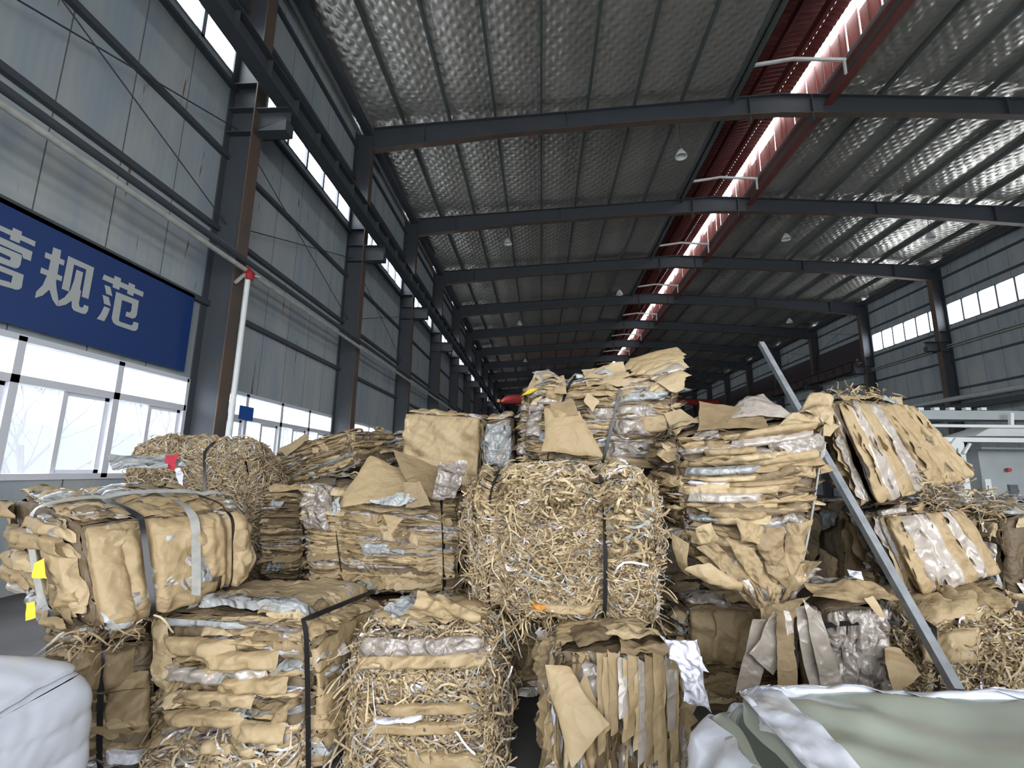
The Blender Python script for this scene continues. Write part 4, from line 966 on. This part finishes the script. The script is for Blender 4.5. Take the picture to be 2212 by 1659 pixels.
bale('narrow crumpled silver bale wedged beside the topmost bale', quad([(1044, 905), (1112, 895), (1112, 1020), (1046, 1020)], 4.35), V3([.03, .7, 0]), 21, 'wrap', rnd=7., wts=(3, 6, .2, 1), dens=3., faces=('front', 'left', 'top'),
     extra=lambda H, r, R: [onface(r, H, 'front', R, -.8, .8, -.8, .7, tone=.75, amp=.10, fr=8., off=.05, m=3, name='plastic_film', lab='crumpled pale film'), onface(r, H, 'top', R, -1, 1, -1, .8, tone=.72, amp=.03, fr=4., off=.05)])
# --- behind on the left
bale('grey-brown shredded bale heaped up behind the large wrapped bale, near the window', quad([(235, 945), (560, 945), (560, 1380), (235, 1375)], [4.9, 4.75, 4.75, 4.9]), V3([-.1, .85, 0]), 22, 'shred', straps=(.28,), rnd=4., stripk=.9, wts=(7, 2, .5, 1), faces=('front', 'right', 'top'), core_tone=.25, hs=(.02, .04))
bale('far left bale of kraft sheets lying slanted in front of the second window', quad([(575, 985), (752, 925), (772, 1010), (592, 1075)], [5.9, 5.7, 5.7, 5.9]), V3([.3, .9, .05]), 23, 'sheet', rnd=8., wts=(8, 1.5, .1, 1.5), faces=('front', 'right', 'top'), hs=(.015, .04), ls=(.3, .9),
     extra=lambda H, r, R: loose(r, Q((600, 972, 5.9), (662, 938, 5.9), (672, 945, 5.8), (620, 985, 5.8)), R, amp=.02, tone=.6, name='stiff_roll'))
bale('stacked kraft bale in the gap between the wrapped bale and the layered bale', quad([(560, 1060), (652, 1060), (648, 1260), (560, 1260)], 4.25), V3([0, .9, 0]), 24, 'sheet', rnd=9., faces=('front', 'right', 'top'), hs=(.012, .03), wts=(8, 1, .2, .5))
bale('crumpled grey plastic bale peeping over between two bales at the back left', quad([(765, 962), (838, 960), (840, 1252), (765, 1252)], 7.4), V3([0, .8, 0]), 25, 'wrap', rnd=3.5, wts=(1, 6, .2, 3), dens=2.5, faces=('front', 'top'))
bale('small torn kraft bale behind the plain kraft sheet, by the third window', quad([(832, 938), (885, 928), (885, 1228), (832, 1228)], 8.4), V3([.1, .9, 0]), 26, 'sheet', rnd=6., faces=('front', 'top'), hs=(.03, .06))
# --- right side
def ex(H, r, R):
    for i, (u0, u1, t, m) in enumerate([(-.95, -.6, .62, 0), (-.7, -.38, .72, 1), (-.45, -.15, .66, 0), (-.2, .1, .6, 1), (.05, .4, .55, 0), (.35, .7, .6, 0), (.6, .95, .66, 0)]):
        onface(r, H, 'front', R, u0, u1, -.92, .98, tone=t, amp=.035 if i < 4 else .06, fr=3. if i < 4 else 8., off=.05, m=m, nu=14, nv=40, name='standing_sheet', skew=.15)
    b = MB(); bend_strips(b, R, 60, PY(1865, 848, 3.75), (.2, .12, .03), (.04, .11), -.3); b.build('top_strips', PAPERS, r)['kind'] = 'stuff'
    loose(r, Q((1912, 858, 4.0), (1948, 858, 4.0), (1948, 890, 3.9), (1918, 895, 3.9)), R, amp=.01, tone=.72, name='torn_flap', nu=8, nv=8)
    loose(r, Q((1975, 905, 3.9), (2005, 925, 3.9), (2022, 945, 3.85), (1990, 938, 3.85)), R, amp=.02, tone=.9, m=2, name='white_scrap', nu=8, nv=8)
    b = MB()
    for t in np.linspace(0, 1, 10): bend_strips(b, R, 26, PY(1960 + 175 * t, 1050 + 45 * t, 3.66), (.08, .14, .12), (.06, .2), .3)
    b.build('torn_edge', PAPERS, r)['kind'] = 'stuff'
bale('leaning bale of slanted kraft and silver sheets, high on the right', quad([(1792, 855), (1965, 868), (2120, 1035), (1885, 1108)], [3.62, 3.95, 3.8, 3.5]), V3([.25, .85, .12]), 27, 'sheet', vert=True, rnd=8., hs=(.015, .045), ls=(.15, .6), wts=(7, 2, .2, .6), extra=ex,
     straps=(), faces=('front', 'left', 'top', 'right', 'bottom') if False else ('front', 'left', 'top', 'right'))
def ex(H, r, R):
    for i, (u0, u1, t, m) in enumerate([(-.95, -.55, .6, 0), (-.65, -.2, .75, 1), (-.3, .1, .85, 1), (0, .35, .6, 0), (.25, .65, .8, 1), (.55, .95, .55, 0)]):
        onface(r, H, 'front', R, u0, u1, -.95, .9, tone=t, amp=.06, fr=5., off=.05, m=m, nu=18, nv=36, name='standing_sheet', skew=.2)
bale('leaning bale of crumpled shiny silver and kraft sheets beneath the highest right bale', quad([(1895, 1108), (2085, 1090), (2172, 1240), (1985, 1305)], [3.42, 3.6, 3.55, 3.38]), V3([.3, .9, .0]), 28, 'sheet', vert=True, rnd=7., hs=(.02, .06), ls=(.15, .5), wts=(5, 4, .2, .6), extra=ex)
bale('shaded kraft bale in the hollow behind the pole', quad([(1812, 1095), (1935, 1100), (1990, 1400), (1812, 1400)], [4.5, 4.5, 4.45, 4.5]), V3([.1, .8, 0]), 29, 'wrap', rnd=8., dens=1.2, extra=lambda H, r, R: onface(r, H, 'front', R, -.9, .3, -.8, .4, tone=.5, amp=.05, off=.05))
def ex(H, r, R):
    for i in range(9):
        u = -.95 + 1.9 * i / 9; onface(r, H, 'front', R, u, u + .4, -1, .98, tone=R.uniform(.4, .65), amp=.07, fr=5., off=.04, m=1, nu=14, nv=36, name='silver_sheet', skew=.3)
    loose(r, Q((1745, 1262, 2.95), (1880, 1255, 2.95), (1950, 1300, 2.75), (1760, 1295, 2.75)), R, amp=.03, tone=.65, lab='kraft sheet over the top')
    loose(r, Q((1858, 1288, 2.75), (1885, 1285, 2.75), (1912, 1335, 2.7), (1895, 1330, 2.7)), R, amp=.01, tone=.7, name='torn_flap', nu=8, nv=8)
    loose(r, Q((1905, 1395, 2.75), (1945, 1400, 2.75), (1982, 1455, 2.65), (1930, 1498, 2.62)), R, amp=.03, tone=.55, name='kraft_flap')
    loose(r, Q((1835, 1235, 3.0), (1862, 1236, 3.0), (1862, 1252, 2.95), (1835, 1245, 2.95)), R, amp=.01, tone=.9, m=2, name='white_scrap', nu=6, nv=6)
bale('silver-grey wrapped bale with one black band round its middle, behind the foam bundle', quad([(1775, 1298), (1915, 1290), (1955, 1700), (1765, 1700)], 2.88), V3([.1, .5, 0]), 30, 'wrap', rnd=7., wts=(1, 8, .1, 1), hstraps=(.62,), extra=ex)
bale('low bale of shredded strips at the far right behind the foam bundle', quad([(1965, 1355), (2260, 1315), (2290, 1690), (1975, 1700)], [3.05, 3.1, 3.1, 3.05]), V3([.1, 1.0, 0]), 31, 'shred', rnd=6., stripk=.7, straps=(-.6,), extra=lambda H, r, R: [onface(r, H, 'front', R, -.98, .0, .5, .95, tone=.7, amp=.04, off=.05), onface(r, H, 'top', R, -.98, .6, -.98, .5, tone=.68, amp=.05, off=.06), onface(r, H, 'top', R, -.2, .98, -.9, .9, tone=.5, amp=.06, off=.06)])
bale('brown bale at the right edge in front of the white machine', quad([(2160, 1110), (2330, 1085), (2330, 1330), (2175, 1310)], 4.6), V3([.2, 1.0, 0]), 32, 'wrap', rnd=6.)
bale('shaded bale of kraft flaps and curled strips in the hollow right of the shredded bale', quad([(1470, 1298), (1770, 1300), (1770, 1600), (1470, 1600)], 3.75), V3([0, .9, 0]), 33, 'sheet', rnd=7., hs=(.03, .07), extra=lambda H, r, R: [onface(r, H, 'front', R, -.9 + .3 * i, -.5 + .3 * i, .1, .95, tone=.6, amp=.06, off=.07, name='kraft_flap') for i in range(5)])
bale('floor bale behind the hollow, under the leaning silver bale', quad([(1985, 1310), (2200, 1270), (2200, 1418), (1985, 1418)], 4.3), V3([.2, .9, 0]), 34, 'sheet', rnd=7., faces=('front', 'top'))
# supports out of sight at floor level, carrying the upper tiers
for i, (x, y, w_, d_, h_) in enumerate([(-1.55, 3.95, 1.3, 1.1, .58), (.3, 3.65, 1.1, 1.0, .60), (1.55, 4.8, 1.1, 1.0, .7), (-.9, 5.15, 1.2, .9, 1.3), (-3.3, 3.7, 1.1, .8, .62), (-2.6, 6.1, 1.1, .9, 1.12)]):
    q_ = [V3([x - w_ / 2, y, h_]), V3([x + w_ / 2, y, h_]), V3([x + w_ / 2, y, .02]), V3([x - w_ / 2, y, .02])]
    bale('kraft bale on the floor carrying the upper tiers, %s of those buried in the pile' % ORD[i], q_, V3([0, d_, 0]), 60 + i, 'sheet', rnd=9., faces=('front', 'left', 'right'), dens=.5, hs=(.03, .06))
# ------------------------------------------------------------------ pole, scrap, foam bundles, machine
b = MB(); A, Bp = PY(1644, 742, 4.55), PY(2068, 1492, 2.62)
b.bar(A, Bp, .045, .045, up=(1, 0, 0)); r = b.build('steel_pole', GALV); tag(r, 'square galvanized steel pole leaning diagonally against the right bales', 'pole')
b = MB(); sheetR = np.random.RandomState(5)
sheet(b, Q((1436, 1388, 2.34), (1498, 1380, 2.3), (1516, 1440, 2.25), (1452, 1446, 2.27)), sheetR, amp=.10, m=0, fr=9., bulge=.09, rag=.02, nu=30, nv=30)
sheet(b, Q((1458, 1425, 2.29), (1516, 1420, 2.26), (1520, 1512, 2.2), (1480, 1515, 2.2)), sheetR, amp=.10, m=0, fr=9., bulge=.07, rag=.02, nu=30, nv=30)
BAG = toned('white_plastic_bag', [(0, (.70, .70, .80)), (1, (.86, .86, .95))], rough=.4, bump=.2, crumple=.8)
tag(b.build('plastic_bag', BAG), 'crumpled white plastic bag hanging beside the shredded bale', 'bag')
b = MB(); R_ = np.random.RandomState(9)
sheet(b, Q((235, 985, 2.95), (375, 985, 3.0), (405, 1010, 2.95), (240, 1008, 2.9)), R_, amp=.03, m=3, tone=.3, fr=5.)
sheet(b, Q((240, 1000, 2.9), (360, 1002, 2.9), (362, 1012, 2.85), (245, 1015, 2.85)), R_, amp=.02, m=3, tone=.8, fr=5.)
sheet(b, Q((360, 985, 2.95), (385, 985, 2.95), (380, 1015, 2.88), (362, 1012, 2.88)), R_, amp=.02, m=6, tone=.8, fr=8.)
sheet(b, Q((375, 1010, 2.85), (390, 1005, 2.85), (397, 1050, 2.78), (388, 1045, 2.78)), R_, amp=.01, m=2, tone=.5, fr=5.)
tag(b.build('bag_bundle', PAPERS), 'flattened grey bag with a red end lying on the large wrapped bale', 'bag')

# foam bundle in front right: soft sheets under clear film
def soft(name, x0, x1, y0, y1, z0, z1, m, seed, lab, cat, amp=.02, rnd=7., tilt=0., fr=2.2):
    q_ = [V3([x0, y0, z1]), V3([x1, y0, z1 + tilt]), V3([x1, y0, z0]), V3([x0, y0, z0])]
    H = Hex(q_, V3([0, y1 - y0, 0]), seed, rnd=rnd); H.na = .5; t = np.linspace(-1, 1, 60)
    foot = H.ctr.copy(); foot[2] = z0; r = base(name, foot); tag(r, lab, cat); b = MB()
    U, V = np.meshgrid(t, t, indexing='ij')
    for f in H.FACES:
        P0 = H.face(f, U, V, np.zeros(U.shape)); b.grid(H.face(f, U, V, amp * (ridge(P0, seed, fr) - .4) + .02), .6, 0)
    b.build('foam_stack', m, r); return H, r
FOAMG = toned('grey_green_foam', [(0, (.26, .285, .23)), (1, (.40, .43, .36))], rough=.38, bump=.12, scale=5, coat=.35, vary=.5)
FOAMW = toned('white_foam_sheet', [(0, (.46, .49, .56)), (1, (.62, .65, .72))], rough=.45, bump=.1, scale=10, coat=.2)
FILMW = toned('white_wrapping_film', [(0, (.44, .46, .51)), (1, (.66, .68, .74))], rough=.25, bump=.4, scale=9, coat=.3)
H, r = soft('foam_bundle', .54, 3.0, .95, 1.93, .02, .84, FOAMG, 71, 'grey-green foam bundle in clear and white film, nearest at the right', 'foam bundle', amp=.035, rnd=8.)
Rf = np.random.RandomState(3)
for f, u0, u1, v0, v1 in (('top', -1, -.78, -1, 1), ('left', -1, 1, -1, 1), ('front', -1, -.72, -1, 1), ('top', -.9, 1, .82, 1.0), ('back', -1, 1, .3, 1), ('top', .25, .75, .62, .95)):
    b = MB(); fsheet(H, b, f, Rf, u0, u1, v0, v1, nu=40, nv=40, amp=.05, off=.05, fr=4., tone=.7, skew=.5, tuck=.3); b.build('white_film', FILMW, r)
b = MB(); fsheet(H, b, 'top', Rf, .0, .9, -.4, .6, nu=40, nv=40, amp=.05, off=.06, fr=2., tone=.7, skew=1); b.build('foam_layer', FOAMG, r)
b = MB(); fsheet(H, b, 'top', Rf, .55, 1, -.6, .98, nu=30, nv=30, amp=.06, off=.09, fr=2., tone=.9, skew=1); b.build('foam_layer', FOAMG, r)
# left foam stack
r = base('foam_stack', (-2.5, 1.7, 0)); tag(r, 'stack of white foam sheets at the lower left edge', 'foam stack')
Rf = np.random.RandomState(8)
H = Hex([V3([-3.4, 1.35, .76]), V3([-1.80, 1.35, .72]), V3([-1.72, 1.35, .02]), V3([-3.4, 1.35, .02])], V3([-.05, .75, .05]), 72, rnd=9.); H.na = .2
b = MB(); t = np.linspace(-1, 1, 60); U, V = np.meshgrid(t, t, indexing='ij')
for f in H.FACES:
    P0 = H.face(f, U, V, np.zeros(U.shape)); lay = np.abs(np.sin((V * 5.2 + .5 * U + .25 * np.sin(U * 4)) * 1.9)) ** .35
    b.grid(H.face(f, U, V, (.012 * nz(P0, 6, 2.) + .004 * nz(P0, 8, 9.) + .016 * (lay - 1) * (f not in ('top', 'bottom'))) * (1 - V ** 10) * (1 - U ** 10)), .6, 0)
b.build('foam_sheets', FOAMW, r)
b = MB(); fsheet(H, b, 'top', Rf, -1, 1, -1, 1, nu=40, nv=30, amp=.02, off=.03, fr=2., tone=.9, skew=0, tuck=.6); b.build('top_sheet', FOAMW, r)

# white machine in the right background
YM = 9.5
r = base('baling_machine', PY(2150, 1060, YM) * V3([1, 1, 0])); tag(r, 'large white and grey machine in the right background', 'machine')
MG = simple('grey_machine_paint', (.36, .39, .40), .5, noise=.1, scale=2); MW = WHITEPAINT
def pb(px0, py0, px1, py1, y0, d, m, name, lab=None):
    a = PY(px0, py0, y0); c = PY(px1, py1, y0); z0, z1 = min(a[2], c[2]), max(a[2], c[2])
    b = MB(); b.box(a[0], c[0], y0, y0 + d, z0, z1); o = b.build(name, m, r)
    if lab: o['label'] = lab
    return o
pb(1975, 886, 2330, 908, YM + .6, .4, MG, 'top_beam')
for x in (1990, 2024, 2057, 2092, 2126): pb(x - 6, 880, x + 6, 886, YM + .6, .1, MW, 'bolt_head')
pb(1985, 916, 2330, 925, YM + .1, .12, MW, 'upper_rail')
pb(2008, 944, 2330, 957, YM, .15, MW, 'main_rail')
pb(2120, 966, 2330, 972, YM + .5, .3, MG, 'inner_beam')
pb(2112, 975, 2330, 1290, YM + .9, 1.2, MG, 'cabinet')
pb(2140, 1035, 2165, 1270, YM + .82, .08, MW, 'door_panel'); pb(2181, 1047, 2202, 1067, YM + .84, .05, simple('dark_window', (.12, .14, .15), .3), 'inspection_window')
b = MB(); a, c = PY(2000, 990, YM), PY(2072, 950, YM); b.bar(PY(2040, 985, YM), PY(2066, 950, YM), .12, .12); b.bar(PY(2082, 980, YM), PY(2095, 958, YM), .04, .04); b.build('brace', MW, r)
b = MB(); P4 = [PY(2105, 942, YM), PY(2330, 942, YM), PY(2250, 918, YM + .3), PY(2150, 918, YM + .3)]
dv = V3([0, .9, 0]); b.hexa([P4[0], P4[1], P4[1] + dv, P4[0] + dv, P4[3], P4[2], P4[2] + dv * .5, P4[3] + dv * .5]); b.build('hopper_hood', MW, r)
b = MB(); b.bar(PY(2184, 918, YM + .4), PY(2184, 892, YM + .4), .06, .06); b.build('post', MW, r)
for (x, y) in ((2182, 1015), (2152, 1085)):
    b = MB(); p = PY(x, y, YM + .8); b.tube([p, p + V3([0, .06, 0])], .04, 10); b.build('red_button', REDPAINT, r)
b = MB(); b.box(r.location.x - .6, r.location.x + 2.2, YM, YM + 2.2, 0, .3); b.build('plinth', MG, r)
for dx in (-.5, 2.0):
    b = MB(); b.box(r.location.x + dx, r.location.x + dx + .12, YM + .05, YM + .17, .3, PY(2150, 945, YM)[2]); b.build('leg', MW, r)
